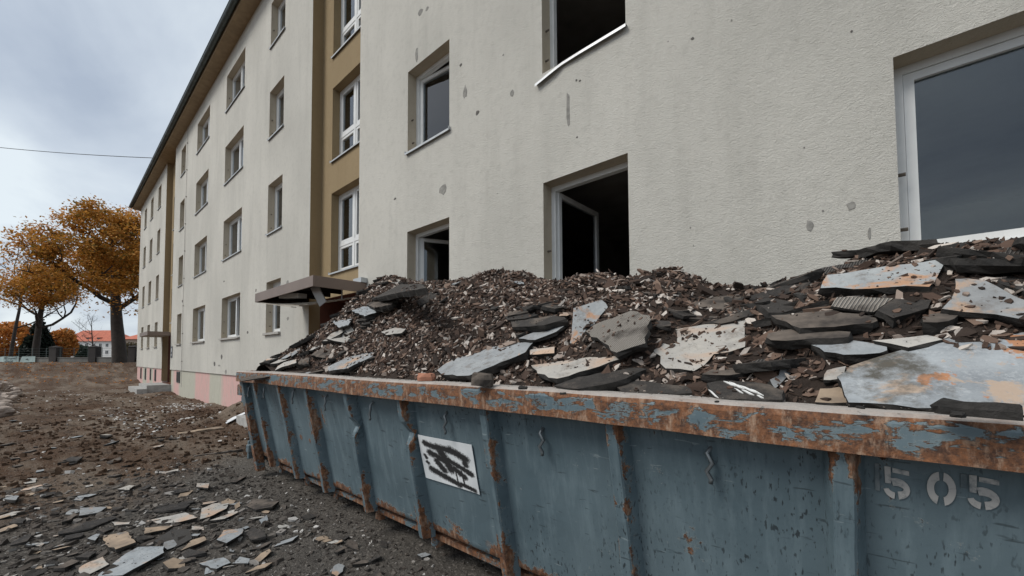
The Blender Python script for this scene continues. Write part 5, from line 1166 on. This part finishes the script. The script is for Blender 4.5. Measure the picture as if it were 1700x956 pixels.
bush('garden_shrub', 216, 592, 52, (1.5, 1.2, 2.4), 1800, 0.2, 'dry_grass', 'brownish shrub behind the oak trunk', False, 8)
# street fence: pillars, low wall, wire mesh posts
fa, fb = far(-40, 600, 43), far(250, 600, 42)
fz = (ground_z(fa.x, fa.y)+ground_z(fb.x, fb.y))/2
fd = (fb-fa); fd.z = 0; FL = fd.length; fd.normalize(); fr = math.atan2(fd.y, fd.x)
fen = empty('street_fence', (fa.x, fa.y, fz-0.15), fr, label='low street wall with dark stone pillars and wire fence on top', cat='fence')
mb = MB(); mb.box((0, -0.15, -0.3), (FL, 0.15, 0.6)); mb.build('base_wall', 'fence_wall', fen); mb = MB(); mb.box((0, -0.2, 0.602), (FL, 0.2, 0.68)); mb.build('coping', 'fence_wall', fen)
pl = MB(); pl.box((-0.4, -0.3, -0.3), (0.4, 0.3, 1.75)); pl.add([(-0.48, -0.36, 1.752), (0.48, -0.36, 1.752), (0.48, 0.36, 1.752), (-0.48, 0.36, 1.752), (0, 0, 1.95)], [(0, 1, 4), (1, 2, 4), (2, 3, 4), (3, 0, 4), (3, 2, 1, 0)]); pme = pl.mesh('pillar'); pme.materials.append(M['fence_post'])
def fpos(px):
    r = ray(px, 600); q = Vector((r.x, r.y, 0)); o_ = Vector((fa.x, fa.y, 0)); nrm_ = Vector((-fd.y, fd.x, 0)); s = o_.dot(nrm_)/q.dot(nrm_); return (q*s-o_).dot(fd)
for px in (92, 157, 222, -20): put('pillar', pme, fen, (fpos(px), 0, 0))
mb = MB(); mb.tube([(0, 0, 0.6), (0, 0, 1.7)], 0.03, 4); fme = mb.mesh('fence_post'); fme.materials.append(M['fence_wire'])
for k in range(int(FL/1.6)): put('fence_post', fme, fen, (0.2+1.6*k, 0, 0))
mb = MB(); mb.tube([(0, 0, 0), (FL, 0, 0)], 0.012, 4); fme = mb.mesh('fence_rail'); fme.materials.append(M['fence_wire'])
for z in (0.85, 1.1, 1.35, 1.62): put('fence_rail', fme, fen, (0, 0, z))
# banner hung on the yard side, its print facing the street shows through reversed
bx0, bx1 = fpos(-12), fpos(37)
bn = MB(); nseg = 16; V = []
for i in range(nseg+1):
    u = bx0+(bx1-bx0)*i/nseg
    for z in (0.12, 0.78): V.append((u, -0.33+0.03*math.sin(i*1.3), z+0.02*math.sin(i*0.9)))
bn.add(V, [(2*i, 2*i+2, 2*i+3, 2*i+1) for i in range(nseg)])
bno = bn.build('fence_banner', 'banner'); bno.location = fen.location; bno.rotation_euler = fen.rotation_euler; tag(bno, 'pale green banner with reversed dark lettering hung on the street fence', 'banner')
def rev_text(s, u, z, size):
    cu = bpy.data.curves.new('lettering', 'FONT'); cu.body = s; cu.size = size; cu.align_x = 'LEFT'; cu.extrude = 0.002
    o = bpy.data.objects.new('lettering', cu); C.objects.link(o); dg = bpy.context.evaluated_depsgraph_get(); me = bpy.data.meshes.new_from_object(o.evaluated_get(dg)); bpy.data.objects.remove(o)
    me.name = 'lettering'; o = link('lettering', me, 'banner_ink', bno); o.location = (u, -0.375, z); o.rotation_euler = (R(90), 0, 0); o.scale = (-1, 1, 1)
rev_text('Tempo 20.', bx1-0.1, 0.5, 0.36); rev_text('Sybad.e', bx1-0.55, 0.18, 0.33)
bx2, bx3 = fpos(38.5), fpos(64)
bn = MB(); bn.add([(bx2, -0.32, 0.14), (bx3, -0.3, 0.18), (bx3, -0.3, 0.8), (bx2+0.3, -0.34, 0.78)], [(0, 1, 2, 3)]); o = bn.build('fence_banner', 'banner'); o.location = fen.location; o.rotation_euler = fen.rotation_euler; tag(o, 'shorter pale banner beside the lettered banner on the street fence', 'banner')
bn = MB(); bn.box((bx2+0.75, -0.345, 0.42), (bx3-0.75, -0.34, 0.5)); bn.box((bx2+0.95, -0.345, 0.55), (bx3-0.9, -0.34, 0.6)); bn.build('print_mark', 'banner_ink', o)
# white house with red hipped roof
def house(px0, px1, pyeave, pyridge, dep, rx0, rx1, name, label, wallmat, wins, depth=11):
    a, b = far(px0, pyeave, dep), far(px1, pyeave, dep); zb = ground_z(a.x, a.y)-0.5
    d = b-a; d.z = 0; L = d.length; t = empty(name, (a.x, a.y, zb), math.atan2(d.y, d.x), label=label, cat='house'); H = a.z-zb; Hr = far(px0, pyridge, dep).z-zb
    mb = MB(); mb.quad((0, 0, 0), (L, 0, 0), (L, 0, H), (0, 0, H)); mb.quad((L, 0, 0), (L, depth, 0), (L, depth, H), (L, 0, H)); mb.quad((0, depth, 0), (0, 0, 0), (0, 0, H), (0, depth, H)); mb.quad((L, depth, 0), (0, depth, 0), (0, depth, H), (L, depth, H)); mb.build('wall', wallmat, t)
    mb = MB(); e_ = 0.6; r0, r1 = rx0*L, rx1*L
    mb.add([(-e_, -e_, H), (L+e_, -e_, H), (L+e_, depth+e_, H), (-e_, depth+e_, H), (r0, depth/2, Hr), (r1, depth/2, Hr)], [(0, 1, 5, 4), (1, 2, 5), (2, 3, 4, 5), (3, 0, 4), (3, 2, 1, 0)]); rf = mb.build('roof', 'far_roof', t)
    sc = dep/F
    for px, py, w, h in wins:
        P = far(px, py, dep)-a; u = P.dot(d.normalized()); z = far(px, py, dep).z-zb
        if z > H:
            k = (z-H)/(Hr-H)*(depth/2+e_)-e_; m2 = MB(); m2.box((u-w, k-0.3, z-h/2-0.4), (u+w, k+2.6, z+h/2)); dm = m2.build('dormer', 'far_roof', t); m2 = MB(); m2.box((u-w*0.7, k-0.34, z-h/2), (u+w*0.7, k-0.305, z+h/2-0.2)); m2.build('pane', 'far_glass', dm)
        else:
            m2 = MB(); frame_ring(m2, u-w/2-0.1, u+w/2+0.1, z-h/2-0.1, z+h/2+0.1, 0.12, -0.06, 0.0); m2.box((u-0.05, -0.05, z-h/2), (u+0.05, -0.01, z+h/2)); wo = m2.build('window', 'pvc', t); m2 = MB(); m2.box((u-w/2, -0.03, z-h/2), (u+w/2, -0.012, z+h/2)); m2.build('pane', 'far_glass', wo)
    return t, L, H, Hr
house(104, 194, 566.6, 547, 160, 0.1, 0.7, 'white_house', 'long white house with red hipped roof across the street', 'far_wall', [(x, 573, 1.1, 1.3) for x in (110, 121, 132, 144, 156, 167, 178)]+[(x, 584.5, 1.1, 1.4) for x in (110, 121, 132, 144, 167, 178)]+[(143, 561.5, 0.9, 0.9), (161, 561.5, 0.9, 0.9)])
t, L, H, Hr = house(203, 262, 563, 551, 130, 0.15, 0.8, 'tan_house', 'tan house with red roof half hidden behind the apartment block', 'far_tan', [(x, 573, 1.0, 1.3) for x in (209, 216, 223, 230)]+[(x, 583, 1.0, 1.3) for x in (209, 216, 223, 230)])
mb = MB(); mb.box((L*0.25, 5, Hr-1), (L*0.25+0.9, 5.9, Hr+1.2)); rf = [c for c in t.children if c.name.startswith('roof')][0]; mb.build('chimney', 'brick', rf)
# overhead line to the eaves
a = on_z(252, 262, 13.62); b = far(0, 230, 27); dirv = b-a
mb = MB(); mb.tube([a + dirv*k/20*3.0 + Vector((0, 0, -0.35*4*(k/20)*(1-k/20)*2)) for k in range(21)], 0.02, 5); o = mb.build('overhead_cable', 'cable'); tag(o, 'thin black cable crossing the sky to the gutter of the apartment block', 'cable')
